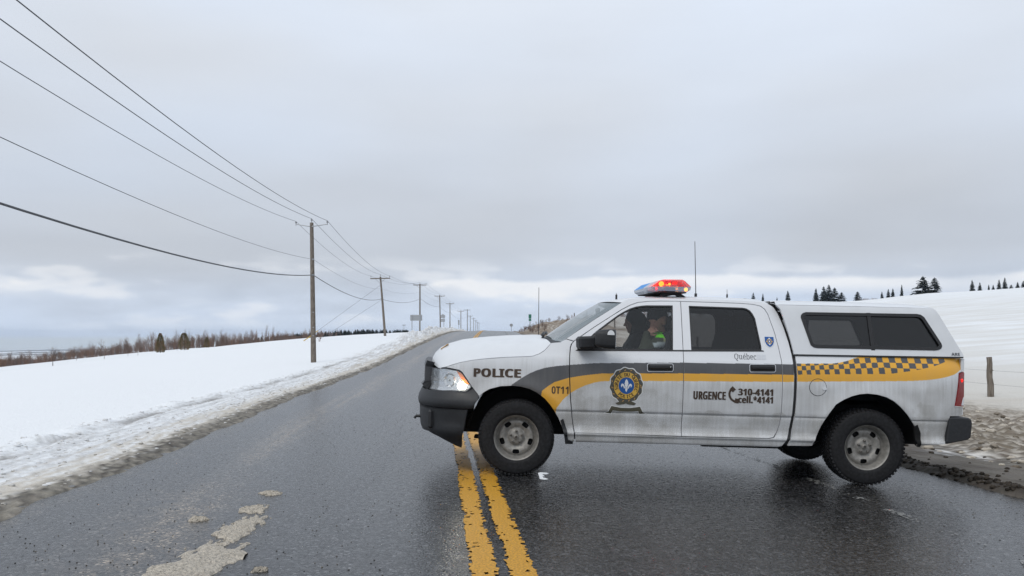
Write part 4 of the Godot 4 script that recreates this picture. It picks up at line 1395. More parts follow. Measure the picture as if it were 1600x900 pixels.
func build_cap(T: Node3D) -> void:
	var white: Material = M["truck_white"]
	surf = cap_side
	var poly := V2([[2.912, 1.366], [4.737, 1.388], [4.737, 1.404], [4.60, 1.645], [4.485, 1.855], [4.465, 1.885], [4.44, 1.90], [2.755, 1.89], [2.795, 1.845], [2.84, 1.70], [2.885, 1.515]])
	var win := V2([[3.012, 1.762], [3.018, 1.785], [3.035, 1.802], [3.065, 1.812], [4.255, 1.826], [4.295, 1.818], [4.325, 1.795], [4.482, 1.520], [4.487, 1.495], [4.475, 1.473], [4.452, 1.460], [4.407, 1.453], [3.160, 1.443], [3.125, 1.450], [3.098, 1.472]])
	var cap := Node3D.new()
	cap.name = "bed_cap"
	T.add_child(cap)
	for sd in [1.0, -1.0]:
		panel(cap, "cap_side", poly, white, [win], 0.0, sd)
		var rim := inset(win, 0.026)
		panel(cap, "window_frame", inset(win, -0.006), M["seal"], [rim], 0.006, sd, 0.06, 0.03)
		var mid := V2([[3.735, 1.43], [3.775, 1.43], [3.757, 1.83], [3.717, 1.83]])
		panel(cap, "window_divider", mid, M["seal"], [], 0.002, sd, 0.06, 0.012)
		var left := Geometry2D.intersect_polygons(inset(win, 0.02), V2([[2.9, 1.3], [3.76, 1.3], [3.735, 1.9], [2.9, 1.9]]))
		var right := Geometry2D.intersect_polygons(inset(win, 0.02), V2([[3.76, 1.3], [4.6, 1.3], [4.6, 1.9], [3.735, 1.9]]))
		panel(cap, "window_pane", left[0], M["privacy_glass"], [], -0.008, sd, 0.12, 0.0)
		panel(cap, "window_pane", right[0], M["privacy_glass"], [], -0.016, sd, 0.12, 0.0)
		panel(cap, "base_seal", V2([[2.912, 1.352], [4.738, 1.374], [4.738, 1.389], [2.912, 1.367]]), M["seal"], [], -0.006, sd, 0.06, 0.01)
	# roof of the cap
	var E := [[2.755, 1.890], [2.80, 1.893], [3.1, 1.895], [3.6, 1.898], [4.1, 1.900], [4.35, 1.900], [4.44, 1.900], [4.465, 1.885], [4.485, 1.855]]
	var C := [[2.735, 1.930], [2.80, 1.957], [3.1, 1.968], [3.6, 1.972], [4.1, 1.970], [4.36, 1.962], [4.46, 1.945], [4.50, 1.920], [4.525, 1.880]]
	var P := []
	for k in E.size():
		var row := []
		var ze: float = cap_side(Vector2(E[k][0], E[k][1])).z
		for j in 15:
			var q := 1.0 - pow(j / 14.0, 1.6)
			row.append(Vector3(lerpf(C[k][0], E[k][0], q * q), lerpf(E[k][1], C[k][1], 1.0 - pow(q, 3.6)), ze * q))
		P.append(mirrored(row))
	var m := MB.new()
	m.grid(P)
	m.settle()
	if m.n[m.n.size() / 2].y < 0: m.flip()
	part(cap, "cap_roof", m.mesh(), white)
	# sloping back door with its window, and the front wall
	var b := MB.new()
	var rows := []
	for r in 6:
		var f := r / 5.0
		var t := lerpf(1.392, 1.862, f)
		var s := lerpf(4.737, 4.480, f)
		var row := []
		for k in 13:
			var q := 1.0 - k / 6.0
			row.append(Vector3(s + 0.04 * (1.0 - q * q), t, q * cap_side(Vector2(s, t)).z))
		rows.append(row)
	b.grid(rows)
	part(cap, "back_door", b.mesh(), white)
	var bg := MB.new()
	bg.box(Vector3(4.655, 1.63, 0), Vector3(0.012, 0.36, 1.30), Basis(Vector3(0, 0, 1), 0.50), 0.003)
	part(cap, "back_window", bg.mesh(), M["privacy_glass"])
	var fw := MB.new()
	fw.quad(Vector3(2.915, 1.36, 0.95), Vector3(2.915, 1.36, -0.95), Vector3(2.76, 1.93, -0.75), Vector3(2.76, 1.93, 0.75))
	part(cap, "front_wall", fw.mesh(), M["jamb"])
	lettering(cap, "maker_badge", "ARE", [4.590, 1.396, 4.690, 1.428], M["letter_grey"], 0.004, 800, 0.01)
	surf = body

func build_tail(T: Node3D) -> void:
	var zc: float = body(Vector2(4.752, 1.0)).z
	var m := MB.new()
	m.box(Vector3(4.735, 1.06, 0), Vector3(0.05, 0.62, 1.50), Basis.IDENTITY, 0.012)
	var tg := part(T, "tailgate", m.mesh(), M["truck_white"])
	var h := MB.new()
	h.box(Vector3(4.765, 1.22, 0), Vector3(0.02, 0.07, 0.26), Basis.IDENTITY, 0.008)
	part(tg, "handle", h.mesh(), M["black_plastic"])
	for sd in [1.0, -1.0]:
		var c := MB.new()
		c.box(Vector3(4.735, 1.30, sd * (0.75 + zc) * 0.5), Vector3(0.035, 0.13, zc - 0.75))
		c.box(Vector3(4.735, 0.81, sd * (0.75 + zc) * 0.5), Vector3(0.035, 0.08, zc - 0.75))
		part(T, "tail_corner", c.mesh(), M["truck_white"])
		var r := MB.new()
		r.box(Vector3(4.745, 1.045, sd * (0.75 + zc) * 0.5 + 0.004 * sd), Vector3(0.04, 0.36, zc - 0.765), Basis.IDENTITY, 0.01)
		part(T, "rear_lamp_lens", r.mesh(), M["tail_red"])
	# black step bumper with rounded ends
	var o := V2([[4.560, 0.742], [4.60, 0.748], [4.815, 0.745], [4.842, 0.730], [4.852, 0.690], [4.842, 0.540], [4.810, 0.512], [4.545, 0.462], [4.530, 0.480]])
	var P := []
	for q in [[-0.985, 0.90], [-0.98, 0.97], [-0.955, 1.0], [-0.60, 1.0], [0.0, 1.0], [0.60, 1.0], [0.955, 1.0], [0.98, 0.97], [0.985, 0.90]]:
		var ring := []
		for p in o:
			var c := Vector2(4.69, 0.61)
			var e: Vector2 = c + (p - c) * q[1]
			var bow := -0.05 * pow(absf(q[0]), 6.0)
			ring.append(Vector3(e.x + (bow if p.x > 4.7 else 0.0), e.y, q[0]))
		P.append(ring)
	var bm := MB.new()
	for r in P.size() - 1:
		for k in o.size():
			bm.quad(P[r][k], P[r][(k + 1) % o.size()], P[r + 1][(k + 1) % o.size()], P[r + 1][k])
	for e in [0, P.size() - 1]:
		var t := Geometry2D.triangulate_polygon(o)
		for k in range(0, t.size(), 3):
			if e == 0: bm.tri(P[e][t[k]], P[e][t[k + 1]], P[e][t[k + 2]])
			else: bm.tri(P[e][t[k]], P[e][t[k + 2]], P[e][t[k + 1]])
	part(T, "rear_bumper", bm.mesh(false), M["black_plastic"])

func build_wheels(T: Node3D) -> void:
	# tyre: turned carcass with tread blocks
	var ty := MB.new()
	var R := TYRE
	ty.lathe(Vector3.ZERO, [Vector2(0.236, -0.10), Vector2(0.240, -0.125), Vector2(0.27, -0.136), Vector2(0.32, -0.138), Vector2(0.362, -0.130), Vector2(0.385, -0.118), Vector2(R - 0.012, -0.10), Vector2(R - 0.008, -0.05), Vector2(R - 0.008, 0.05), Vector2(R - 0.012, 0.10), Vector2(0.385, 0.118), Vector2(0.372, 0.126), Vector2(0.369, 0.130), Vector2(0.362, 0.130), Vector2(0.345, 0.134), Vector2(0.32, 0.138), Vector2(0.27, 0.136), Vector2(0.258, 0.132), Vector2(0.255, 0.128), Vector2(0.240, 0.125), Vector2(0.236, 0.10)], 96)
	for k in 58:
		var a := TAU * k / 58.0
		for q in [[0.108, 0.034, 0.0], [-0.108, 0.034, 0.5], [0.068, 0.030, 0.45], [-0.068, 0.030, 0.95], [0.028, 0.030, 0.1], [-0.018, 0.028, 0.6]]:
			var aa: float = a + q[2] * TAU / 58.0
			var b := Basis(Vector3(0, 0, 1), aa)
			var out := R - (0.012 if absf(q[0]) > 0.1 else 0.008)
			ty.box(b * Vector3(out, 0, q[0]), Vector3(0.018, 0.027, q[1]), b * Basis(Vector3(1, 0, 0), 0.25 if q[0] > 0 else -0.25))
	var ring_lugs := 48
	for k in ring_lugs:
		var b := Basis(Vector3(0, 0, 1), TAU * k / ring_lugs)
		ty.box(b * Vector3(0.376, 0, 0.121), Vector3(0.030, 0.012, 0.010), b * Basis(Vector3(0, 1, 0), 0.55))
	var tyre := ty.mesh()
	# pressed steel disc with five slots: its depth depends on the radius only
	var depth := [Vector2(0.0, 0.050), Vector2(0.040, 0.050), Vector2(0.075, 0.044), Vector2(0.085, 0.030), Vector2(0.10, 0.026), Vector2(0.13, 0.046), Vector2(0.165, 0.052), Vector2(0.185, 0.040), Vector2(0.198, 0.022), Vector2(0.206, 0.030), Vector2(0.214, 0.070), Vector2(0.222, 0.098), Vector2(0.232, 0.112), Vector2(0.242, 0.122), Vector2(0.247, 0.118), Vector2(0.247, 0.105)]
	var slots := []
	for k in 5:
		var a := -PI * 0.5 + TAU * k / 5.0
		var c := Vector2(cos(a), sin(a)) * 0.157
		var e := Vector2(-sin(a), cos(a))
		var f := Vector2(cos(a), sin(a))
		var o := PackedVector2Array()
		for j in 16:
			var w := TAU * j / 16.0
			var sx := signf(cos(w)) * pow(absf(cos(w)), 0.55) * 0.036
			var sy := signf(sin(w)) * pow(absf(sin(w)), 0.55) * 0.025
			o.append(c + e * sx + f * sy)
		slots.append(o)
	var rim := MB.new()
	var rr := [0.0, 0.02, 0.04, 0.058, 0.075, 0.085, 0.10, 0.115, 0.13, 0.148, 0.165, 0.176, 0.185, 0.192, 0.198, 0.202, 0.206, 0.210, 0.214, 0.222, 0.232, 0.242, 0.247]
	for r in rr.size() - 1:
		for s in 60:
			var a0 := TAU * s / 60.0
			var a1 := TAU * (s + 1) / 60.0
			var cell := PackedVector2Array([Vector2(cos(a0), sin(a0)) * rr[r], Vector2(cos(a0), sin(a0)) * rr[r + 1], Vector2(cos(a1), sin(a1)) * rr[r + 1], Vector2(cos(a1), sin(a1)) * rr[r]])
			var bits := [cell]
			if r == 0: bits = [PackedVector2Array([Vector2.ZERO, cell[1], cell[2]])]
			if rr[r] > 0.11 and rr[r] < 0.19:
				for h in slots:
					var nb := []
					for b in bits: nb.append_array(Geometry2D.clip_polygons(b, h))
					bits = nb
			for b in bits:
				var t := Geometry2D.triangulate_polygon(b)
				var k0 := rim.v.size()
				for p in b:
					var q: float = p.length()
					var g := (lerp_table(depth, q + 0.004) - lerp_table(depth, maxf(q - 0.004, 0.0))) / 0.008
					var dir: Vector2 = p / maxf(q, 1e-5)
					rim.vert(Vector3(p.x, p.y, lerp_table(depth, q)), Vector3(-dir.x * g, -dir.y * g, 1.0).normalized())
				for k in t: rim.i.append(k0 + k)
	for o in slots:
		for k in o.size():
			var a: Vector2 = o[k]
			var b: Vector2 = o[(k + 1) % o.size()]
			var za := lerp_table(depth, a.length())
			var zb := lerp_table(depth, b.length())
			rim.quad(Vector3(a.x, a.y, za), Vector3(b.x, b.y, zb), Vector3(b.x, b.y, zb - 0.016), Vector3(a.x, a.y, za - 0.016))
	rim.lathe(Vector3.ZERO, [Vector2(0.247, 0.105), Vector2(0.225, 0.07), Vector2(0.215, 0.0), Vector2(0.225, -0.09), Vector2(0.247, -0.115)], 60)
	var rim_mesh := rim.mesh()
	var drum := MB.new()
	drum.lathe(Vector3.ZERO, [Vector2(0.0, 0.008), Vector2(0.17, 0.008), Vector2(0.205, 0.0), Vector2(0.205, -0.09), Vector2(0.0, -0.09)], 32)
	var drum_mesh := drum.mesh()
	var hub := MB.new()
	hub.lathe(Vector3.ZERO, [Vector2(0.0, 0.070), Vector2(0.018, 0.069), Vector2(0.026, 0.064), Vector2(0.030, 0.050), Vector2(0.034, 0.046)], 24)
	var hub_mesh := hub.mesh()
	var nut := MB.new()
	nut.lathe(Vector3.ZERO, [Vector2(0.0, 0.030), Vector2(0.009, 0.029), Vector2(0.0135, 0.023), Vector2(0.0145, 0.0)], 8)
	var nut_mesh := nut.mesh()
	for cx in [0.0, AXLE]:
		for sd in [1.0, -1.0]:
			var w := Node3D.new()
			w.name = "wheel"
			T.add_child(w, true)
			w.position = Vector3(cx, TYRE - 0.002, 0.850 * sd)
			w.rotation = Vector3(0, 0.0 if sd > 0 else PI, 0.0)
			part(w, "tyre", tyre, M["tyre_rubber"])
			part(w, "rim", rim_mesh, M["steel_wheel"])
			part(w, "brake_drum", drum_mesh, M["underbody"])
			part(w, "hub_cap", hub_mesh, M["steel_wheel"])
			for k in 5:
				var a := PI * 0.5 + TAU * k / 5.0
				var n := part(w, "wheel_nut", nut_mesh, M["nut_steel"])
				n.position = Vector3(cos(a) * 0.062, sin(a) * 0.062, 0.042)

func build_under(T: Node3D) -> void:
	var m := MB.new()
	m.box(Vector3(1.68, 0.47, 0), Vector3(2.2, 0.12, 1.80))
	m.box(Vector3(3.75, 0.72, 0), Vector3(1.85, 0.14, 0.98))
	m.box(Vector3(4.45, 0.62, 0), Vector3(0.30, 0.3, 1.7))
	m.box(Vector3(2.98, 0.60, 0), Vector3(0.30, 0.3, 1.76))
	for sd in [1.0, -1.0]:
		m.box(Vector3(1.9, 0.46, 0.48 * sd), Vector3(5.3, 0.13, 0.09))
	var c := part(T, "chassis", m.mesh(), M["underbody"])
	for cx in [0.0, AXLE]:
		var a := MB.new()
		a.tube([Vector3(cx, 0.40, -0.78), Vector3(cx, 0.40, 0.78)], [0.045], 12)
		a.lathe(Vector3(cx, 0.40, 0.0 if cx > 1.0 else 0.2), [Vector2(0, 0.13), Vector2(0.09, 0.10), Vector2(0.13, 0.0), Vector2(0.09, -0.10), Vector2(0, -0.13)], 16)
		part(c, "axle", a.mesh(), M["underbody"])
	var ex := MB.new()
	ex.tube([Vector3(0.9, 0.37, -0.2), Vector3(2.0, 0.36, -0.25), Vector3(2.2, 0.36, -0.25), Vector3(3.0, 0.36, -0.25), Vector3(4.6, 0.45, -0.6)], [0.035, 0.035, 0.09, 0.09, 0.035], 10)
	part(c, "exhaust", ex.mesh(), M["underbody"])
	var tank := MB.new()
	tank.box(Vector3(2.45, 0.40, 0.60), Vector3(0.9, 0.14, 0.30), Basis.IDENTITY, 0.03)
	part(c, "fuel_tank", tank.mesh(), M["underbody"])
	var arm := MB.new()
	arm.box(Vector3(-0.41, 0.36, 0.62), Vector3(0.10, 0.03, 0.16), Basis.IDENTITY, 0.008)
	arm.box(Vector3(-0.2, 0.36, 0.58), Vector3(0.40, 0.05, 0.05), Basis.IDENTITY, 0.01)
	part(c, "control_arm", arm.mesh(), M["underbody"])
	var bedfloor := MB.new()
	bedfloor.box(Vector3(3.83, 0.84, 0), Vector3(1.76, 0.04, 1.0))
	bedfloor.box(Vector3(3.83, 1.12, 0.55), Vector3(1.70, 0.5, 0.03))
	bedfloor.box(Vector3(3.83, 1.12, -0.55), Vector3(1.70, 0.5, 0.03))
	part(c, "bed_floor", bedfloor.mesh(), M["jamb"])

func seat(T: Node3D, at: Vector3, wide: float) -> void:
	var s := Node3D.new()
	s.name = "seat"
	T.add_child(s, true)
	s.position = at
	var a := MB.new()
	a.box(Vector3(0, 0.10, 0), Vector3(0.52, 0.20, wide), Basis(Vector3(0, 0, 1), -0.08), 0.05)
	part(s, "cushion", a.mesh(), M["seat_cloth"])
	var b := MB.new()
	b.box(Vector3(0.30, 0.48, 0), Vector3(0.14, 0.62, wide), Basis(Vector3(0, 0, 1), -0.26), 0.05)
	part(s, "backrest", b.mesh(), M["seat_cloth"])
	for z in ([0.0] if wide < 0.8 else [-0.42, 0.42]):
		var h := MB.new()
		h.box(Vector3(0.40, 0.86, z), Vector3(0.10, 0.19, 0.27), Basis(Vector3(0, 0, 1), -0.22), 0.04)
		part(s, "headrest", h.mesh(), M["seat_cloth"])
func build_cab(T: Node3D) -> void:
	seat(T, Vector3(1.30, 0.80, 0.42), 0.54)
	seat(T, Vector3(1.30, 0.80, -0.42), 0.54)
	seat(T, Vector3(2.20, 0.84, 0.0), 1.40)
	var f := MB.new()
	f.box(Vector3(1.70, 0.56, 0), Vector3(2.1, 0.05, 1.78))
	part(T, "cab_floor", f.mesh(), M["trim"])
	var d := MB.new()
	d.box(Vector3(0.56, 1.14, 0), Vector3(0.36, 0.38, 1.72), Basis(Vector3(0, 0, 1), -0.06), 0.06)
	d.box(Vector3(0.62, 0.85, 0), Vector3(0.20, 0.5, 1.6))
	var dash := part(T, "dashboard", d.mesh(), M["trim"])
	var sw := Node3D.new()
	sw.name = "steering_wheel"
	T.add_child(sw)
	sw.position = Vector3(0.87, 1.235, 0.40)
	var sb := Basis(Vector3(0, 1, 0), PI * 0.5) * Basis(Vector3(1, 0, 0), -0.42)
	var P := []
	for k in 32:
		var a := TAU * k / 32.0
		var ring := []
		for s in 8:
			var b := TAU * s / 8.0
			ring.append(sb * Vector3(cos(a) * (0.185 + 0.015 * cos(b)), sin(a) * (0.185 + 0.015 * cos(b)), 0.015 * sin(b)))
		P.append(ring)
	P.append(P[0])
	var r := MB.new()
	r.grid(P, true)
	part(sw, "wheel_rim", r.mesh(), M["trim"])
	var h := MB.new()
	h.box(Vector3.ZERO, Vector3(0.34, 0.06, 0.03), sb, 0.01)
	h.box(Vector3(0, -0.05, 0), Vector3(0.05, 0.2, 0.03), sb, 0.01)
	h.tube([Vector3.ZERO, Vector3(-0.25, -0.09, 0)], [0.04], 8)
	part(sw, "spokes", h.mesh(), M["trim"])
	var hl := MB.new()
	hl.quad(Vector3(1.10, 1.868, 0.70), Vector3(1.10, 1.868, -0.70), Vector3(2.70, 1.872, -0.66), Vector3(2.70, 1.872, 0.66))
	part(T, "headliner", hl.mesh(), M["trim"])
	var cs := MB.new()
	cs.box(Vector3(1.2, 0.9, 0), Vector3(0.7, 0.36, 0.24), Basis.IDENTITY, 0.03)
	cs.box(Vector3(0.86, 1.22, 0.02), Vector3(0.05, 0.22, 0.28), Basis(Vector3(0, 0, 1), -0.3), 0.01)
	part(T, "console", cs.mesh(), M["trim"])

func build_fittings(T: Node3D) -> void:
	# door mirrors on long arms
	for sd in [1.0, -1.0]:
		var mr := Node3D.new()
		mr.name = "door_mirror"
		T.add_child(mr, true)
		var a := MB.new()
		a.box(Vector3(0.70, 1.375, 0.99 * sd), Vector3(0.17, 0.055, 0.10), Basis.IDENTITY, 0.015)
		a.box(Vector3(0.735, 1.430, 1.09 * sd), Vector3(0.265, 0.130, 0.15), Basis(Vector3(0, 1, 0), 0.18 * sd) * Basis(Vector3(0, 0, 1), 0.06), 0.022)
		part(mr, "arm", a.mesh(), M["black_plastic"])
		for k in 5:
			var rb := MB.new()
			rb.box(Vector3(0.765 + k * 0.016, 1.432, 1.172 * sd - 0.003 * k * sd), Vector3(0.006, 0.10, 0.012))
			part(mr, "rib", rb.mesh(), M["black_plastic"])
		var h := MB.new()
		# housing: rounded shell, flat towards the tail
		var P := []
		for r in 9:
			var f := r / 8.0
			var x := lerpf(0.775, 0.975, f)
			var sc := 0.62 + 0.38 * sqrt(maxf(0.0, 1.0 - pow(1.0 - f, 2.2)))
			var ring := []
			for k in 20:
				var w := TAU * k / 20.0
				ring.append(Vector3(x, 1.470 + signf(sin(w)) * pow(absf(sin(w)), 0.55) * 0.102 * sc, (1.22 + signf(cos(w)) * pow(absf(cos(w)), 0.55) * 0.095 * sc) * sd))
			P.append(ring)
		h.grid(P, true)
		for k in range(1, 19):
			h.tri(P[0][0], P[0][k], P[0][k + 1])
			h.tri(P[8][0], P[8][k + 1], P[8][k])
		part(mr, "housing", h.mesh(), M["black_plastic"])
		var g := MB.new()
		g.box(Vector3(0.978, 1.475, 1.22 * sd), Vector3(0.006, 0.17, 0.15), Basis.IDENTITY, 0.002)
		part(mr, "mirror_glass", g.mesh(), M["reflector"])
		var c := MB.new()
		var o := PackedVector2Array()
		for k in 13: o.append(Vector2(0.925 + cos(PI * k / 12.0) * 0.036, 1.512 + sin(PI * k / 12.0) * 0.048))
		c.prism(o, 1.300 if sd > 0 else -1.322, 1.322 if sd > 0 else -1.300)
		part(mr, "marker_lens", c.mesh(), M["crest_white"])
	# light bar across the roof
	var L := Node3D.new()
	L.name = "light_bar"
	T.add_child(L)
	L.position = Vector3(1.665, 2.020, 0)
	L.rotation.x = 0.022
	var lower := [[-0.165, 0.0], [-0.215, 0.028], [-0.222, 0.058], [0.222, 0.064], [0.215, 0.03], [0.165, 0.0]]
	var upper := [[-0.222, 0.058], [-0.20, 0.075], [-0.130, 0.128], [-0.085, 0.140], [0.120, 0.144], [0.150, 0.130], [0.205, 0.080], [0.222, 0.064]]
	var segs := [[0.66, 0.36, "bar_red", "red_dome"], [0.355, 0.055, "bar_clear", "clear_dome"], [0.05, -0.66, "bar_blue", "blue_dome"]]
	for q in segs:
		for half in [[upper, q[2], q[3]], [lower, "bar_clear", "clear_lens"]]:
			var b := MB.new()
			var prof: Array = half[0]
			var zs := [[q[0], 1.0], [q[1], 1.0]]
			if q[0] > 0.5: zs = [[q[0], 0.80], [q[0] - 0.03, 0.97], [q[0] - 0.07, 1.0], [q[1], 1.0]]
			if q[1] < -0.5: zs = [[q[0], 1.0], [q[1] + 0.07, 1.0], [q[1] + 0.03, 0.97], [q[1], 0.80]]
			var rows := []
			for z in zs:
				var row := []
				for p in prof: row.append(Vector3(p[0] * z[1], 0.055 + (p[1] - 0.055) * z[1], z[0]))
				rows.append(row)
			for r in rows.size() - 1:
				for k in prof.size() - 1: b.quad(rows[r][k], rows[r][k + 1], rows[r + 1][k + 1], rows[r + 1][k])
			for e in [0, rows.size() - 1]:
				for k in range(1, prof.size() - 1):
					b.tri(rows[e][0], rows[e][k], rows[e][k + 1])
			part(L, half[2], b.mesh(false), M[half[1]])
	var base := MB.new()
	base.box(Vector3(0, -0.002, 0), Vector3(0.33, 0.012, 1.26), Basis.IDENTITY, 0.003)
	base.box(Vector3(0, 0.030, 0), Vector3(0.10, 0.045, 1.20))
	part(L, "tray", base.mesh(), M["trim"])
	for z in [-0.54, -0.40, -0.26, -0.10, 0.10, 0.26, 0.40, 0.54]:
		var rf := MB.new()
		rf.box(Vector3(0, 0.062, z), Vector3(0.20, 0.06, 0.02), Basis(Vector3.UP, 0.3), 0.004)
		part(L, "reflector", rf.mesh(), M["reflector"])
	var glows := [[-0.10, 0.092, 0.56, 0.030, "beacon_glow"], [-0.015, 0.090, 0.585, 0.015, "beacon_glow"], [0.165, 0.035, 0.60, 0.022, "beacon_glow"], [-0.16, 0.035, 0.60, 0.018, "beacon_red_glow"], [0.06, 0.095, 0.50, 0.03, "beacon_red_glow"]]
	for q in glows:
		var s := MB.new()
		var prof := []
		for k in 7: prof.append(Vector2(sin(PI * k / 6.0) * q[3], cos(PI * k / 6.0) * q[3]))
		s.lathe(Vector3(q[0], q[1], q[2]), prof, 14)
		part(L, "lamp", s.mesh(), M[q[4]])
	var om := OmniLight3D.new()
	om.name = "beacon_light"
	om.light_color = Color(1.0, 0.25, 0.12)
	om.light_energy = 0.10
	om.light_size = 0.03
	om.omni_range = 20.0
	om.shadow_enabled = true
	L.add_child(om)
	om.position = Vector3(-0.10, 0.092, 0.56)
	for z in [0.50, -0.50]:
		var ft := MB.new()
		var outer := V2([[-0.14, -0.075], [-0.085, -0.008], [0.11, -0.004], [0.215, -0.068], [0.13, -0.068], [0.075, -0.030], [-0.045, -0.032], [-0.08, -0.072]])
		ft.prism(outer, z - 0.03, z + 0.06)
		part(L, "foot", ft.mesh(), M["seal"])
	# aerials
	for q in [["aerial", 2.083, 1.985, 0.0, 2.055, 2.655, 0.0035, 0.016], ["aerial", 1.145, 1.945, 0.0, 1.143, 2.020, 0.002, 0.012], ["aerial", 2.454, 1.985, 0.0, 2.451, 2.10, 0.0022, 0.010], ["aerial", 0.268, 1.40, -0.86, 0.255, 2.115, 0.0032, 0.010]]:
		var a := MB.new()
		a.tube([Vector3(q[1], q[2] - 0.02, q[3]), Vector3(q[1], q[2] + 0.055, q[3]), Vector3(q[1], q[2] + 0.056, q[3]), Vector3(q[4], q[5], q[3])], [q[7], q[7], q[6] * 1.5, q[6]], 8)
		part(T, q[0], a.mesh(), M["seal"])
	var dome := MB.new()
	dome.lathe(Vector3.ZERO, [Vector2(0.0, 0.035), Vector2(0.05, 0.028), Vector2(0.075, 0.012), Vector2(0.08, 0.0)], 16)
	var dn := part(T, "roof_beacon_base", dome.mesh(), M["seal"])
	dn.transform = Transform3D(Basis(Vector3(1, 0, 0), -PI * 0.5), Vector3(2.66, 1.965, 0.0))

func build_prints(T: Node3D) -> void:
	surf = body
	var P := T
	lettering(P, "lettering", "POLICE", [-0.462, 1.034, 0.032, 1.122], M["letter_gold"], 0.0025, 900, 0.005)
	for k in 3: lettering(P, "lettering", "POLICE", [-0.471 + k * 0.0045, 1.036, 0.020 + k * 0.0045, 1.126], M["letter_brown"], 0.0045 + k * 0.0006, 900, 0.005)
	lettering(P, "lettering", "0T11", [0.356, 0.880, 0.534, 0.958], M["letter_brown"], 0.003, 600, 0.02)
	for q in [["URGENCE", 1.848, 0.863, 2.184, 0.950], ["310-4141", 2.318, 0.918, 2.681, 0.990], ["cell.*4141", 2.320, 0.838, 2.682, 0.912]]:
		for k in 3: lettering(P, "lettering", q[0], [q[1] + k * 0.003, q[2], q[3] + k * 0.003, q[4]], M["letter_brown"], 0.003 + k * 0.0006, 800, 0.008)
	lettering(P, "lettering", "Québec", [2.281, 1.278, 2.512, 1.356], M["letter_grey"], 0.003, 400, 0.01, "Droid Serif")
	# telephone receiver
	var arc := PackedVector2Array()
	var c := Vector2(2.318, 0.930)
	for k in 13:
		var a := deg_to_rad(138.0 + 122.0 * k / 12.0)
		arc.append(c + Vector2(cos(a) * 0.102, sin(a) * 0.094))
	for k in 13:
		var a := deg_to_rad(260.0 - 122.0 * k / 12.0)
		arc.append(c + Vector2(cos(a) * 0.080, sin(a) * 0.072))
	var receiver := flat_shape(P, "telephone_sign", arc, M["letter_brown"], 0.003)
	for a in [136.0, 262.0]:
		var e := Vector2(cos(deg_to_rad(a)), sin(deg_to_rad(a)))
		var k := c + e * Vector2(0.082, 0.074)
		var f := Vector2(-e.y, e.x)
		flat_shape(receiver, "ear_piece", PackedVector2Array([k + e * 0.022 - f * 0.022, k + e * 0.022 + f * 0.022, k - e * 0.026 + f * 0.022, k - e * 0.026 - f * 0.022]), M["letter_brown"], 0.0036)
	# faint outlined flags beside the word
	for j in 2:
		var x0 := 2.520 + j * 0.050
		var o := V2([[x0, 1.298], [x0 + 0.044, 1.299], [x0 + 0.044, 1.350], [x0, 1.349]])
		panel(P, "flag_outline", o, M["letter_pale"], [inset(o, 0.004)], 0.003, 1.0, 0.05, 0.0)
	# shield on the rear pillar
	var sh := V2([[2.614, 1.549], [2.724, 1.549], [2.724, 1.490], [2.712, 1.458], [2.69, 1.436], [2.668, 1.424], [2.646, 1.436], [2.626, 1.458], [2.614, 1.490]])
	var s0 := flat_shape(P, "shield", sh, M["crest_white"], 0.0025)
	flat_shape(s0, "field", inset(sh, 0.007), M["crest_blue"], 0.0038)
	for q in [[0, 0], [0.014, 0.018], [-0.014, 0.018], [0.014, -0.018], [-0.014, -0.018], [0.026, 0], [-0.026, 0], [0, 0.03], [0, -0.03]]:
		var e := Vector2(2.669 + q[0], 1.492 + q[1])
		flat_shape(s0, "charge", PackedVector2Array([e + Vector2(0.009, 0), e + Vector2(0, 0.011), e - Vector2(0.009, 0), e - Vector2(0, 0.011)]), M["crest_white"] if q[0] == 0 else M["crest_gold"], 0.005)
	build_crest(P)

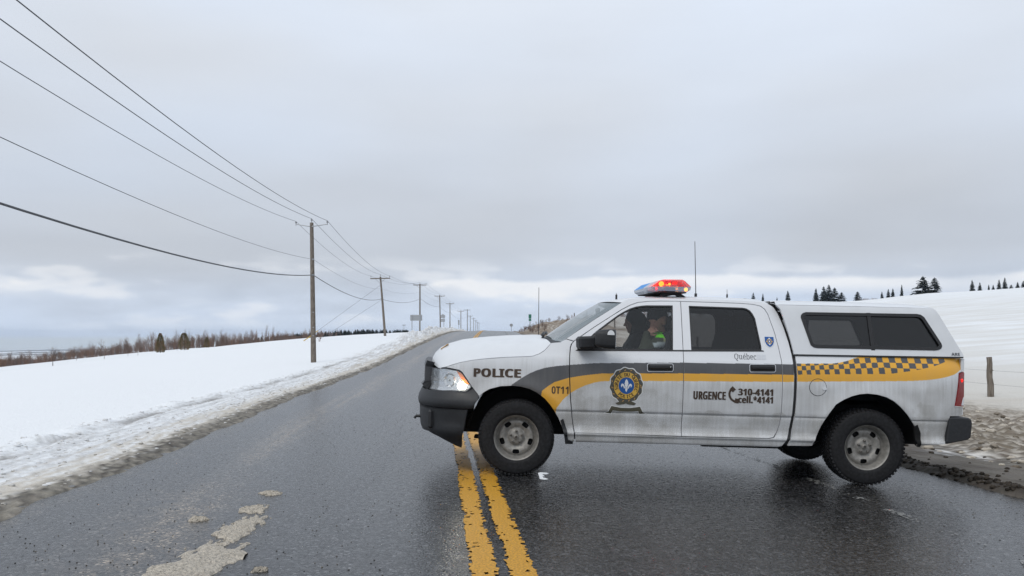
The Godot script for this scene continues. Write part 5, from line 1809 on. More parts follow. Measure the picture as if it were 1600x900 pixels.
func build_crest(P: Node3D) -> void:
	# wreathed round badge on the front door
	var c := Vector2(1.141, 0.987)
	var wide := 0.94
	var edge := PackedVector2Array()
	var wreath := PackedVector2Array()
	for k in 72:
		var a := TAU * k / 72.0
		var w := 0.006 * sin(k * TAU / 6.0)
		edge.append(c + Vector2(cos(a) * wide, sin(a)) * (0.192 + w))
		wreath.append(c + Vector2(cos(a) * wide, sin(a)) * (0.181 + w))
	var cr := flat_shape(P, "crest", edge, M["crest_edge"], 0.0022)
	flat_shape(cr, "wreath", wreath, M["crest_olive"], 0.0034)
	var r := rng_of(3)
	for k in 46:
		var a := TAU * k / 46.0 + r.randf() * 0.05
		var e := Vector2(cos(a) * wide, sin(a))
		var p := c + e * (0.160 + 0.006 * (k % 2))
		var f := Vector2(-e.y, e.x).rotated(0.7)
		var g := Vector2(-f.y, f.x)
		flat_shape(cr, "leaf", PackedVector2Array([p + f * 0.016, p + g * 0.006, p - f * 0.016, p - g * 0.006]), M["letter_gold"] if k % 3 == 0 else M["letter_grey"], 0.0046)
	flat_shape(cr, "ring", disc(c, 0.142, 40, wide), M["crest_gold"], 0.0052)
	flat_shape(cr, "disc", disc(c + Vector2(0, -0.001), 0.088, 32, wide), M["crest_blue"], 0.0064)
	var fl := [
		[[0.0, 0.070], [0.014, 0.048], [0.020, 0.022], [0.014, -0.004], [0.009, -0.020], [0.012, -0.044], [0.0, -0.070], [-0.012, -0.044], [-0.009, -0.020], [-0.014, -0.004], [-0.020, 0.022], [-0.014, 0.048]],
		[[0.013, -0.022], [0.022, 0.004], [0.036, 0.020], [0.050, 0.018], [0.058, 0.002], [0.054, -0.014], [0.044, -0.018], [0.046, -0.004], [0.038, -0.002], [0.030, -0.014], [0.026, -0.030]],
		[[-0.013, -0.022], [-0.026, -0.030], [-0.030, -0.014], [-0.038, -0.002], [-0.046, -0.004], [-0.044, -0.018], [-0.054, -0.014], [-0.058, 0.002], [-0.050, 0.018], [-0.036, 0.020], [-0.022, 0.004]],
		[[-0.026, -0.020], [0.026, -0.020], [0.026, -0.030], [-0.026, -0.030]]]
	for q in fl:
		var o := PackedVector2Array()
		for p in q: o.append(c + Vector2(p[0], p[1]))
		flat_shape(cr, "fleur_de_lis", o, M["crest_white"], 0.0076)
	# words round the ring
	ring_words(cr, "SÛRETÉ DU QUÉBEC", c, 0.115, wide, 198.0, -22.0, 0.036, false)
	ring_words(cr, "POLICE", c, 0.116, wide, 232.0, 308.0, 0.036, true)
	# tied ends of the wreath and the scroll below
	flat_shape(cr, "wreath_tie", V2([[c.x - 0.11, 0.800], [c.x - 0.05, 0.826], [c.x, 0.808], [c.x + 0.05, 0.826], [c.x + 0.11, 0.800], [c.x + 0.085, 0.782], [c.x + 0.02, 0.790], [c.x, 0.800], [c.x - 0.02, 0.790], [c.x - 0.085, 0.782]]), M["crest_olive"], 0.004)
	var sc := V2([[c.x - 0.215, 0.692], [c.x - 0.150, 0.687], [c.x - 0.135, 0.722], [c.x - 0.06, 0.715], [c.x + 0.06, 0.715], [c.x + 0.135, 0.722], [c.x + 0.150, 0.690], [c.x + 0.215, 0.695], [c.x + 0.178, 0.715], [c.x + 0.150, 0.768], [c.x + 0.05, 0.752], [c.x - 0.05, 0.752], [c.x - 0.150, 0.768], [c.x - 0.178, 0.712]])
	var scroll := flat_shape(cr, "scroll", inset(sc, -0.008), M["crest_edge"], 0.0022)
	flat_shape(scroll, "ribbon", sc, M["crest_olive"], 0.004)

func ring_words(parent: Node, s: String, c: Vector2, rad: float, wide: float, a0: float, a1: float, size: float, below: bool) -> void:
	var n := s.length()
	for k in n:
		if s[k] == " ": continue
		var a := deg_to_rad(lerpf(a0, a1, k / float(n - 1)))
		var arr := text_shape(s[k], 800)
		var v: PackedVector3Array = arr[Mesh.ARRAY_VERTEX]
		var lo := Vector3(1e9, 1e9, 0)
		var hi := -lo
		for p in v:
			lo = lo.min(p); hi = hi.max(p)
		var h := size / 0.46
		var b := MB.new()
		var up := Vector2(cos(a), sin(a)) * (-1.0 if below else 1.0)
		var right := Vector2(up.y, -up.x)
		for p in v:
			var q := Vector2(p.x - (lo.x + hi.x) * 0.5, minf(p.y - lo.y, 0.62) - 0.23) * h
			var at := c + Vector2(cos(a) * wide, sin(a)) * rad + right * q.x + up * q.y
			var o := on(at, 0.0066)
			b.vert(o[0], o[1])
		b.i = arr[Mesh.ARRAY_INDEX]
		part(parent, "letter", b.mesh(), M["letter_brown"])

# ---------------------------------------------------------------- poles, wires, signs, fence
func on_ground(x: float, z: float, sink := 0.0) -> Vector3: return Vector3(x, ground_at(x, z) - sink, -z)

# distance ahead, x of the foot, x of the top, height of the top
const POLES := [[46.0, -11.88, -12.0, 8.32], [97.0, -16.0, -16.62, 9.1], [146.0, -17.5, -17.5, 11.6], [189.0, -17.6, -17.8, 11.8], [234.0, -18.9, -18.9, 11.9], [293.0, -19.5, -19.5, 11.6], [330.0, -19.2, -19.2, 13.4], [400.0, -21.7, -21.7, 12.7], [460.0, -23.0, -23.0, 12.9], [520.0, -24.5, -24.5, 12.9], [580.0, -26.0, -26.0, 13.0], [640.0, -27.5, -27.5, 13.4]]
func build_poles() -> void:
	var labels := ["tall wooden utility pole with swept metal arms nearest the camera, left of the road", "leaning utility pole with a wooden crossarm and two guy wires, second along the road", "utility pole with crossarm standing just behind the large two-post sign", "utility pole with crossarm behind the small stacked sign on the snow bank", "utility pole with crossarm, fifth along the road, clear of any sign", "distant utility pole beside the smallest narrow sign", "distant utility pole, the tall one that rises above its neighbour", "distant utility pole, eighth along the road towards the crest", "distant utility pole, ninth along the road towards the crest", "distant utility pole, tenth along the road near the crest", "distant utility pole, eleventh along the road near the crest", "farthest utility pole, last in the row beyond the crest"]
	var at := []        # attachment points of the five lines at each pole
	at.append([Vector3(-8.75, 7.75, 5), Vector3(-7.8, 7.95, 5), Vector3(-6.9, 7.80, 5), Vector3(-7.65, 5.7, 5), Vector3(-7.65, 4.65, 5)])
	for k in POLES.size():
		var q: Array = POLES[k]
		var foot := on_ground(q[1], q[0])
		var T := thing("utility_pole", labels[k], "pole", foot, "utility poles along the left side of the road")
		var top := Vector3(q[2] - q[1], q[3] - foot.y, 0)
		var m := MB.new()
		var sides := 14 if k < 3 else 8
		m.tube([Vector3(0, -0.4, 0), top * 0.5, top], [0.165, 0.135, 0.105] if k < 2 else [0.16, 0.14, 0.12], sides)
		part(T, "pole", m.mesh(), M["pole_wood"])
		var pts := []
		if k == 0:
			for s in [-1.0, 1.0]:
				var a := MB.new()
				var e := top + Vector3(0.94 * s, -0.02, 0)
				a.tube([top + Vector3(0.05 * s, -0.24, 0.12), top + Vector3(0.35 * s, -0.20, 0.12), e + Vector3(0, -0.08, 0.05)], [0.035, 0.028, 0.022], 8)
				part(T, "arm", a.mesh(), M["galvanised"])
				pts.append(e)
			pts = [pts[0] + Vector3(0, 0.10, 0), top + Vector3(0, 0.24, 0), pts[1] + Vector3(0, 0.14, 0), top + Vector3(0.12, -2.2, 0.1), top + Vector3(0.12, -3.14, 0.12)]
		else:
			var a := MB.new()
			a.box(top + Vector3(0, -0.22, 0.14), Vector3(2.5, 0.13, 0.11), Basis(Vector3(0, 0, 1), 0.02 if k == 1 else 0.0), 0.01)
			part(T, "crossarm", a.mesh(), M["pole_wood"])
			for s in [-1.0, 1.0]:
				var b := MB.new()
				b.tube([top + Vector3(0.02 * s, -0.85, 0.13), top + Vector3(0.62 * s, -0.26, 0.13)], [0.022], 5)
				part(T, "brace", b.mesh(), M["galvanised"])
			pts = [top + Vector3(-1.18, 0.10, 0.1), top + Vector3(0, 0.28, 0), top + Vector3(1.18, 0.12, 0.1), top + Vector3(0.12, -1.5, 0.1), top + Vector3(0.12, -2.8, 0.12)]
		for j in 3:
			var i := MB.new()
			var p: Vector3 = pts[j]
			var f := 1.0 if k < 4 else 1.3
			i.tube([p + Vector3(0, -0.26, 0), p + Vector3(0, -0.12, 0), p + Vector3(0, -0.11, 0), p + Vector3(0, -0.04, 0), p + Vector3(0, -0.035, 0), p], [0.018 * f, 0.018 * f, 0.06 * f, 0.055 * f, 0.032 * f, 0.028 * f], 8)
			part(T, "insulator", i.mesh(), M["porcelain"])
		if k < 2:
			var br := MB.new()
			br.box(pts[3] + Vector3(-0.02, 0, -0.02), Vector3(0.10, 0.08, 0.08))
			part(T, "wire_clamp", br.mesh(), M["galvanised"])
			br = MB.new()
			br.box(pts[4] + Vector3(-0.02, 0, -0.02), Vector3(0.12, 0.10, 0.08))
			part(T, "cable_clamp", br.mesh(), M["galvanised"])
		if k == 1:
			for g in [[-1.0, -11.2, -9.0], [-2.85, -9.6, -7.0]]:
				var gw := MB.new()
				var a0: Vector3 = top * ((top.y + g[0]) / top.y)
				var gx := foot.x + (-7.6 if g[0] > -2 else -6.4)
				var gz := 97.0 - (10.0 if g[0] > -2 else 8.0)
				var b0 := on_ground(gx, gz) - foot
				gw.tube([a0, b0], [0.013], 5)
				part(T, "guy_wire", gw.mesh(), M["wire"])
				if g[0] > -2:
					var gd := MB.new()
					gd.tube([b0, b0.lerp(a0, 0.17)], [0.05], 8)
					part(T, "guy_guard", gd.mesh(), M["guard_yellow"])
		if k == 0:
			for y in [1.6, 2.1, 3.0, 5.2]:
				var tg := MB.new()
				tg.box(Vector3(0.02, y, 0.158 - y * 0.006), Vector3(0.10, 0.05, 0.012))
				part(T, "tag_plate", tg.mesh(), M["galvanised"])
		var world := []
		for p in pts: world.append(foot + p)
		at.append(world)
	var wires := [["power_line", "left of the three upper power lines strung on the poles", "power line", 0.011], ["power_line", "middle one of the three upper power lines, on the pole tops", "power line", 0.013], ["power_line", "right of the three upper power lines, nearest the road", "power line", 0.013], ["neutral_wire", "thin single wire strung below the pole arms", "wire", 0.009], ["telephone_cable", "thick black cable, lowest of the lines on the poles", "cable", 0.026]]
	for j in 5:
		var m := MB.new()
		for k in at.size() - 1:
			var a: Vector3 = at[k][j]
			var b: Vector3 = at[k + 1][j]
			var span := a.distance_to(b)
			var sag := (0.95 if j < 3 else (0.85 if j == 3 else 1.05)) * pow(span / 51.0, 1.5) * (1.0 if k == 0 else 0.62)
			var pts := []
			var n := 26 if k < 2 else 12
			for i in n + 1:
				var t := float(i) / n
				pts.append(a.lerp(b, t) + Vector3(0, -4.0 * sag * t * (1.0 - t), 0))
			m.tube(pts, [wires[j][3]], 5, false)
		solid(wires[j][0], m.mesh(), M["wire"], wires[j][1], wires[j][2], Vector3.ZERO, "lines on the utility poles")

func sign_post(T: Node3D, x: float, h: float, r := 0.045) -> void:
	var m := MB.new()
	m.box(Vector3(x, h * 0.5 - 0.3, 0), Vector3(r * 2, h + 0.6, r * 1.4))
	part(T, "post", m.mesh(), M["galvanised"])
func build_signs() -> void:
	# back of a wide direction sign on two posts
	var at := on_ground(-17.1, 137.0)
	var T := thing("road_sign", "back of a wide grey sign on two posts left of the road", "sign", at)
	var y := 1.458 + 30.5 / 1200.0 * 137.0 - at.y
	for s in [-0.74, 0.74]: sign_post(T, s, y + 0.5, 0.06)
	var m := MB.new()
	m.box(Vector3(0, y, -0.09), Vector3(2.15, 1.05, 0.03), Basis.IDENTITY, 0.008)
	part(T, "sign_panel", m.mesh(), M["sign_back"])
	for k in 2:
		var b := MB.new()
		b.box(Vector3(0, y - 0.22 + 0.44 * k, -0.055), Vector3(2.0, 0.07, 0.04))
		part(T, "rail", b.mesh(), M["galvanised"])
	# two small plates on one post
	at = on_ground(-16.6, 181.0)
	T = thing("road_sign", "back of small stacked route plates on a post in front of the fourth pole", "sign", at)
	y = 1.458 + 34.0 / 1200.0 * 181.0 - at.y
	sign_post(T, 0.55, y, 0.07)
	m = MB.new()
	m.prism(V2([[-0.5, -0.45], [0.5, -0.45], [0.55, 0.1], [0.35, 0.35], [0, 0.5], [-0.35, 0.35], [-0.55, 0.1]]), -0.02, 0.02, Vector3(0.3, y - 0.15, 0))
	part(T, "route_plate", m.mesh(), M["sign_back"])
	m = MB.new()
	m.box(Vector3(0.3, y - 1.15, 0), Vector3(0.95, 0.75, 0.03), Basis.IDENTITY, 0.006)
	part(T, "arrow_plate", m.mesh(), M["sign_back"])
	# narrow marker
	at = on_ground(-18.0, 260.0)
	T = thing("road_sign", "narrow dark sign on a post beside the distant poles", "sign", at)
	y = 1.458 + 25.0 / 1200.0 * 260.0 - at.y
	sign_post(T, 0, y, 0.07)
	m = MB.new()
	m.box(Vector3(0, y - 0.4, 0.08), Vector3(0.5, 1.7, 0.04), Basis.IDENTITY, 0.008)
	part(T, "sign_panel", m.mesh(), M["galvanised"])
	# green sign right of the road
	at = on_ground(2.95, 126.0)
	T = thing("road_sign", "green road sign of two stacked plates on a post, right of the road", "sign", at)
	y = 1.458 + 35.0 / 1200.0 * 126.0 - at.y
	sign_post(T, 0, y, 0.06)
	m = MB.new()
	m.box(Vector3(0, y - 0.25, 0.07), Vector3(0.46, 0.68, 0.03), Basis.IDENTITY, 0.008)
	part(T, "upper_plate", m.mesh(), M["sign_green"])
	m = MB.new()
	m.box(Vector3(0, y - 0.82, 0.07), Vector3(0.42, 0.34, 0.03), Basis.IDENTITY, 0.008)
	part(T, "lower_plate", m.mesh(), M["sign_green"])
	# small sign seen from behind at the crest
	at = on_ground(-0.15, 165.0)
	T = thing("road_sign", "tiny grey sign on a post at the road crest, right side", "sign", at)
	y = 1.458 + 21.0 / 1200.0 * 165.0 - at.y
	sign_post(T, 0, y, 0.05)
	m = MB.new()
	m.prism(disc(Vector2.ZERO, 0.36, 8), -0.015, 0.015, Vector3(0, y - 0.3, 0.06))
	part(T, "sign_panel", m.mesh(), M["sign_back"])
	# yard lamp far beyond the woods on the left
	at = on_ground(-42.2, 300.0)
	T = thing("yard_light", "thin mast with a small crosspiece above the dark woods", "lamp post", at)
	y = 1.458 + 19.0 / 1200.0 * 300.0 - at.y
	m = MB.new()
	m.tube([Vector3(0, -0.4, 0), Vector3(0, y, 0)], [0.10, 0.07], 6)
	part(T, "mast", m.mesh(), M["galvanised"])
	m = MB.new()
	m.box(Vector3(0, y, 0), Vector3(1.3, 0.28, 0.2), Basis.IDENTITY, 0.03)
	part(T, "lamp_head", m.mesh(), M["galvanised"])

func build_fence() -> void:
	var T := thing("wire_fence", "weathered wooden fence posts with thin wires along the snowy field on the right", "fence", on_ground(14.35, 23.0))
	var o := T.position
	var r := rng_of(12)
	var tops := []
	for z in [12.0, 23.0, 33.0, 43.0, 54.0, 65.0, 76.0, 87.0, 98.0, 110.0, 124.0]:
		var x := lerpf(14.35, 11.6, (z - 23.0) / 65.0)
		var p := on_ground(x, z) - o
		var m := MB.new()
		var h := 1.20 + r.randf_range(-0.06, 0.08)
		var lean := Vector3(r.randf_range(-0.05, 0.03), 0, r.randf_range(-0.03, 0.03))
		if z == 23.0:
			h = 1.19
			lean = Vector3(-0.06, 0, 0)
		var pts := []
		var rad := []
		for k in 8:
			var f := k / 7.0
			pts.append(p + lean * f + Vector3(0.012 * nf.get_noise_2d(f * 4.0, z), -0.25 + (h + 0.25) * f, 0.012 * nf.get_noise_2d(f * 4.0, z + 9.0)))
			rad.append(0.092 - 0.018 * f + 0.006 * nf.get_noise_2d(f * 7.0, z + 3.0))
		m.tube(pts, rad, 10)
		m.tube([pts[5] + Vector3(0.06, 0, 0), pts[5] + Vector3(0.105, 0.02, 0.01)], [0.022, 0.012], 6)
		part(T, "post", m.mesh(), M["pole_wood"])
		tops.append([pts[5], pts[3]])
	for j in 2:
		var w := MB.new()
		var pts := []
		for k in tops.size(): pts.append(tops[k][j] + Vector3(0.085, 0, 0))
		w.tube(pts, [0.0025], 4, false)
		part(T, "fence_wire", w.mesh(), M["wire"])

# ---------------------------------------------------------------- trees
func spruce(seed_: int, wide: float, thin: float, dark: Color) -> Array:
	# trunk and crown of a conifer one metre tall
	var r := rng_of(seed_)
	var t := MB.new()
	t.tube([Vector3(0, -0.04, 0), Vector3(0, 0.5, 0), Vector3(0, 0.97, 0)], [0.018, 0.012, 0.003], 6)
	var c := MB.new()
	var layers := 19
	for l in layers:
		var f := float(l) / (layers - 1)
		var y := 0.07 + 0.91 * f
		var rad := wide * pow(1.0 - f, 0.72) * (0.9 + 0.2 * r.randf()) + 0.012
		var n := 11 if f < 0.7 else 7
		for k in n:
			if r.randf() < thin: continue
			var a := TAU * (k + r.randf() * 0.8) / n + l * 0.7
			var len_ := rad * r.randf_range(0.62, 1.15)
			var d := Vector3(cos(a), 0, sin(a))
			var s := Vector3(-d.z, 0, d.x)
			var y0 := y + r.randf_range(-0.015, 0.02)
			var droop := lerpf(0.30, -0.25, f) * r.randf_range(0.6, 1.3)
			var base := Vector3(0, y0, 0)
			var tip := base + d * len_ + Vector3(0, -droop * len_, 0)
			var mid := base.lerp(tip, 0.55) + Vector3(0, 0.025, 0)
			var w := len_ * 0.30 + 0.010
			var g := r.randf_range(0.65, 1.35)
			c.col = Color(dark.r * g, dark.g * g, dark.b * g)
			c.tri(base, mid + s * w, tip)
			c.tri(base, tip, mid - s * w)
			c.tri(base + Vector3(0, 0.02, 0), mid + s * w * 0.7 + Vector3(0, -0.045, 0), mid - s * w * 0.6 + Vector3(0, -0.05, 0))
			c.tri(mid + Vector3(0, 0.02, 0), tip + s * w * 0.4 + Vector3(0, -0.03, 0), tip - s * w * 0.4 + Vector3(0, -0.025, 0))
	return [t.mesh(), c.mesh(true, true)]
func cedar(seed_: int, wide: float, blunt: float) -> Array:
	# dense, egg-shaped crown of small sprays
	var r := rng_of(seed_)
	var t := MB.new()
	t.tube([Vector3(0, -0.05, 0), Vector3(0, 0.8, 0)], [0.02, 0.006], 6)
	var c := MB.new()
	for k in 2600:
		var f := pow(r.randf(), 0.9)
		var y := 0.03 + 0.96 * f
		var prof := pow(1.0 - f, blunt) * (0.72 + 0.28 * sm(0.0, 0.25, f)) * wide
		var a := r.randf() * TAU
		var lump := 0.82 + 0.20 * nf.get_noise_3d(cos(a) * 2.0, y * 6.0, sin(a) * 2.0 + seed_)
		var q := sqrt(r.randf_range(0.35, 1.0))
		var p := Vector3(cos(a) * prof * q * lump, y, sin(a) * prof * q * lump)
		var d := Vector3(cos(a), r.randf_range(0.4, 1.3), sin(a)).normalized()
		var s := d.cross(Vector3(r.randf() - 0.5, r.randf() - 0.5, r.randf() - 0.5)).normalized()
		var L := r.randf_range(0.018, 0.042)
		var g := r.randf_range(0.6, 1.4)
		var br := clampf(nf.get_noise_3d(p.x * 7.0, p.y * 5.0, p.z * 7.0 + seed_) * 1.3 + 0.35, 0.0, 1.0)
		c.col = Color(0.135, 0.125, 0.062).lerp(Color(0.24, 0.150, 0.082), br) * g
		c.tri(p - s * L * 0.45, p + s * L * 0.45, p + d * L * 1.6)
	return [t.mesh(), c.mesh(true, true)]
func bare(seed_: int, spread: float, forks: int, col: Color, stems := 1) -> ArrayMesh:
	# leafless tree or shrub one metre tall: forking twigs
	var r := rng_of(seed_)
	var m := MB.new()
	var todo := []
	for k in stems:
		var a := r.randf() * TAU
		var tilt := 0.0 if stems == 1 else r.randf_range(0.1, 0.55) * spread
		todo.append([Vector3(cos(a) * 0.03, -0.03, sin(a) * 0.03) * (0.0 if stems == 1 else 1.0), Vector3(cos(a) * tilt, 1.0, sin(a) * tilt).normalized(), 0.34 if stems == 1 else r.randf_range(0.25, 0.42), 0.016 if stems == 1 else 0.008, 0])
	while todo.size():
		var q: Array = todo.pop_back()
		var p0: Vector3 = q[0]
		var d: Vector3 = q[1]
		var p1: Vector3 = p0 + d * q[2]
		var g := r.randf_range(0.7, 1.3)
		m.col = Color(col.r * g, col.g * g, col.b * g)
		m.tube([p0, p1], [q[3], q[3] * 0.65], 3, false)
		if q[4] >= forks: continue
		var n := 3 if q[4] < 2 else 2 + int(r.randf() < 0.5)
		for k in n:
			var v := Vector3(r.randfn(), r.randfn() * 0.5 + 0.25, r.randfn()).normalized()
			var e := (d + v * spread * (0.9 if k else 0.35)).normalized()
			e.y = maxf(e.y, 0.05)
			todo.append([p0.lerp(p1, 1.0 if k == 0 else r.randf_range(0.55, 1.0)), e.normalized(), q[2] * r.randf_range(0.52, 0.80), q[3] * 0.62, q[4] + 1])
	# bring it to one metre
	var top := 0.0
	for p in m.v: top = maxf(top, p.y)
	for k in m.v.size(): m.v[k] /= top
	return m.mesh(true, true)
func tree(called: String, kind: Array, at: Vector3, h: float, wide: float, label: String, group: String, turn := 0.0) -> Node3D:
	var T := thing(called, label, "tree", at, group)
	T.rotation.y = turn
	for k in 2:
		var o := part(T, "trunk" if k == 0 else "crown", kind[k], M["bark"] if k == 0 else M["needles"])
		o.scale = Vector3(h * wide, h, h * wide)
	return T
func wood(called: String, meshes: Array, m: Material, places: Array, label: String, category: String) -> void:
	# one mass nobody could count: a few shapes, many places
	var T := thing(called, label, category)
	T.set_meta("kind", "stuff")
	for k in meshes.size():
		var mm := MultiMesh.new()
		mm.transform_format = MultiMesh.TRANSFORM_3D
		mm.mesh = meshes[k]
		var mine := []
		for j in range(k, places.size(), meshes.size()): mine.append(places[j])
		mm.instance_count = mine.size()
		for j in mine.size(): mm.set_instance_transform(j, mine[j])
		var o := MultiMeshInstance3D.new()
		o.name = "growth"
		o.multimesh = mm
		o.material_override = m
		o.set_meta("kind", "stuff")
		T.add_child(o, true)
func place(p: Vector3, h: float, w: float, turn: float) -> Transform3D:
	return Transform3D(Basis(Vector3.UP, turn).scaled(Vector3(w, h, w)), p)

func build_trees() -> void:
	var dk := Color(0.016, 0.022, 0.014)
	var sp := [spruce(1, 0.24, 0.10, dk), spruce(2, 0.30, 0.22, dk), spruce(3, 0.19, 0.05, dk), spruce(4, 0.40, 0.30, Color(0.018, 0.024, 0.015))]
	var cd := [cedar(11, 0.33, 0.62), cedar(12, 0.43, 0.42), cedar(13, 0.36, 0.50)]
	var brown := Color(0.21, 0.145, 0.115)
	var shrubs := [bare(21, 0.55, 4, brown, 6), bare(22, 0.65, 4, Color(0.18, 0.135, 0.115), 7), bare(23, 0.50, 4, Color(0.24, 0.155, 0.115), 6)]
	var trees := [bare(31, 0.75, 6, Color(0.20, 0.165, 0.145)), bare(32, 0.62, 6, Color(0.22, 0.185, 0.165)), bare(33, 0.8, 6, Color(0.11, 0.088, 0.078))]
	# left: along the lower edge of the field
	var g := "trees at the edge of the left-hand field"
	var spots := [["cedar_tree", 0, -0.458, 104.0, 521.0, 1.0, "slender pointed brown-green cedar at the field edge"], ["cedar_tree", 1, -0.4268, 108.0, 520.5, 1.0, "broad round-topped cedar at the field edge"], ["cedar_tree", 2, -0.3975, 115.0, 527.0, 1.0, "smallest brownish cedar at the field edge, right of the round-topped one"]]
	for q in spots:
		var p := on_ground(q[2] * q[3], q[3])
		tree(q[0], cd[q[1]], p, EYE + (527.0 - q[4]) / 1200.0 * q[3] - p.y, q[5], q[6], g)
	var bt := [[-0.531, 96.0, 529.0, 0, "bare spreading tree standing left of the slender cedar", 0.9], [-0.567, 94.0, 539.0, 1, "small pale bare tree left of the spreading bare tree", 0.8], [-0.487, 100.0, 531.0, 1, "thin bare tree just left of the slender cedar", 0.6], [-0.436, 118.0, 533.0, 2, "bare tree between the slender and the round cedar", 0.7], [-0.598, 74.0, 543.0, 2, "wide bare bush on the field edge near the left border", 1.5], [-0.500, 104.0, 536.0, 2, "low bare tree in the gap left of the cedars", 0.8]]
	for q in bt:
		var p := on_ground(q[0] * q[1], q[1])
		var h: float = EYE + (527.0 - q[2]) / 1200.0 * q[1] - p.y
		var T := thing("bare_tree", q[4], "tree", p, g)
		var o := part(T, "branches", trees[q[3]], M["twigs"])
		o.scale = Vector3(h * q[5], h, h * q[5])
		T.rotation.y = q[0] * 30.0
	var r := rng_of(77)
	var pl := []
	for k in 2600:
		var z := exp(r.randf_range(log(70.0), log(330.0)))
		var x := -54.0 - pow(r.randf(), 1.4) * 36.0 - 0.03 * z
		var p := on_ground(x, z)
		pl.append(place(p, r.randf_range(0.6, 1.15) * (1.5 if r.randf() < 0.13 else 1.0) * lerp_table([Vector2(70, 0.9), Vector2(95, 1.25), Vector2(112, 1.75), Vector2(130, 2.5), Vector2(170, 3.1), Vector2(330, 3.2)], z), r.randf_range(1.0, 2.2), r.randf() * TAU))
	wood("leafless_thicket", shrubs, M["twigs"], pl, "brown leafless brush along the low edge of the left field", "brush")
	pl = []
	for k in 620:
		var u := -0.41 + 0.275 * pow(r.randf(), 0.62)
		var z := r.randf_range(235.0, 420.0)
		var p := on_ground(u * z, z)
		var top := lerp_table([Vector2(-0.40, 536.0), Vector2(-0.30, 524.0), Vector2(-0.2, 515.5), Vector2(-0.13, 515.5)], u) + r.randf_range(-1.5, 7.0)
		var h := EYE + (527.0 - top) / 1200.0 * z - p.y
		if h > 1.0: pl.append(place(p, h, h * r.randf_range(0.8, 1.2), r.randf() * TAU))
	wood("conifer_wood", [sp[0][1], sp[2][1], sp[1][1]], M["needles"], pl, "dark conifer wood on the skyline left of the road", "wood")
	# a far belt of trees at the foot of the field, across the whole left side
	pl = []
	for k in 700:
		var x := r.randf_range(-230.0, -95.0)
		var z := r.randf_range(110.0, 330.0)
		var p := on_ground(x, z)
		pl.append(place(p, r.randf_range(3.5, 6.0), r.randf_range(3.0, 5.0), r.randf() * TAU))
	wood("leafless_thicket", shrubs, M["twigs"], pl, "far belt of brown leafless woodland below the left field", "brush")
	# twigs by the guy wire
	var bp := on_ground(-20.6, 82.0)
	var bs := solid("bare_shrub", shrubs[0], M["twigs"], "little bare shrub on the snow right of the nearest pole", "shrub", bp)
	bs.scale = Vector3(2.2, 1.2, 1.8)
	# right: single conifers along the ridge, left to right
	g = "conifers on the right-hand ridge"
	var rt := [
		[1177, 457, 1, 1.0, "small spruce on the skyline above the truck's rear door"], [1192, 458, 0, 0.8, "thin small spruce just right of the one above the rear door"], [1214, 464, 0, 1.0, "tiny spruce top above the cab's rear corner"], [1231, 454, 1, 1.1, "lone small spruce above the front of the bed cap"],
		[1275, 450, 0, 1.1, "spruce at the left end of the dark clump above the cap"], [1287, 447, 1, 1.2, "tall spruce in the left half of the dark clump above the cap"], [1295, 444.5, 1, 1.2, "tallest spruce in the middle of the clump above the cap"], [1304, 449, 3, 0.9, "broad spruce in the right half of the clump above the cap"], [1315, 456, 3, 1.0, "low spruce at the right end of the clump above the cap"],
		[1340, 455, 3, 0.9, "round dark spruce on its own right of the clump"], [1378, 455, 1, 0.9, "pale small spruce in the brown brush on the ridge"], [1388, 451, 1, 0.9, "left of two slim spruces beside the narrow pointed one"], [1395, 450, 0, 1.0, "right of two slim spruces beside the narrow pointed one"], [1409, 444.5, 2, 0.85, "narrow pointed dark conifer left of the big pine"],
		[1442, 431, 3, 1.05, "big wide pine, largest tree on the right-hand ridge"], [1460, 433, 3, 0.9, "second trunk of the big pine pair, slightly lower, on the right"], [1519, 437, 1, 0.9, "spruce standing first after the gap right of the big pine"], [1531, 440.5, 1, 0.9, "smaller spruce paired with the first one after the gap"],
		[1545, 444, 2, 1.1, "stubby spruce at the start of the far right row"], [1552, 444.5, 0, 1.2, "low spruce second in the far right row"], [1561, 436, 1, 0.8, "slim tall spruce in the far right row"], [1570, 433, 1, 0.8, "tallest slim spruce in the far right row"], [1580, 444, 3, 0.9, "low dark spruce after the two slim ones, far right"], [1590, 440, 0, 1.3, "dark spruce near the right border of the ridge"], [1599, 438, 1, 1.2, "spruce cut by the right border of the ridge"]]
	for q in rt:
		var u: float = (q[0] - 800.0) / 1200.0
		# stand just behind the brow, where the sight line leaves the snow
		var best := 0.0
		var bz := 200.0
		for k in 120:
			var zz := 90.0 + k * 4.0
			var e := (ground_at(u * zz, zz) - EYE) / zz
			if e > best:
				best = e; bz = zz
		var z := bz * 1.04
		var p := on_ground(u * z, z)
		var h: float = EYE + (527.0 - q[1]) / 1200.0 * z - p.y
		tree("spruce_tree" if q[2] != 3 else "pine_tree", sp[q[2]], p - Vector3(0, 0.1, 0), maxf(h, 0.8), q[3] * (1.0 if q[2] != 3 else 1.5), q[4], g, q[0] * 1.7)
	pl = []
	for k in 90:
		var u := r.randf_range(0.445, 0.50)
		var z := r.randf_range(255.0, 290.0)
		pl.append(place(on_ground(u * z, z), r.randf_range(1.2, 2.6), r.randf_range(1.2, 2.0), r.randf() * TAU))
	wood("leafless_thicket", shrubs, M["twigs"], pl, "reddish leafless brush between the conifers on the right ridge", "brush")
	pl = []
	for k in 330:
		var z := r.randf_range(100.0, 300.0)
		var d := r.randf_range(9.0, 34.0) if r.randf() < 0.75 else r.randf_range(7.2, 9.0)
		var x := road_x(z) + d
		pl.append(place(on_ground(x, z), r.randf_range(0.5, 1.5) * (1.6 if d > 18.0 else 0.8), r.randf_range(0.9, 1.8), r.randf() * TAU))
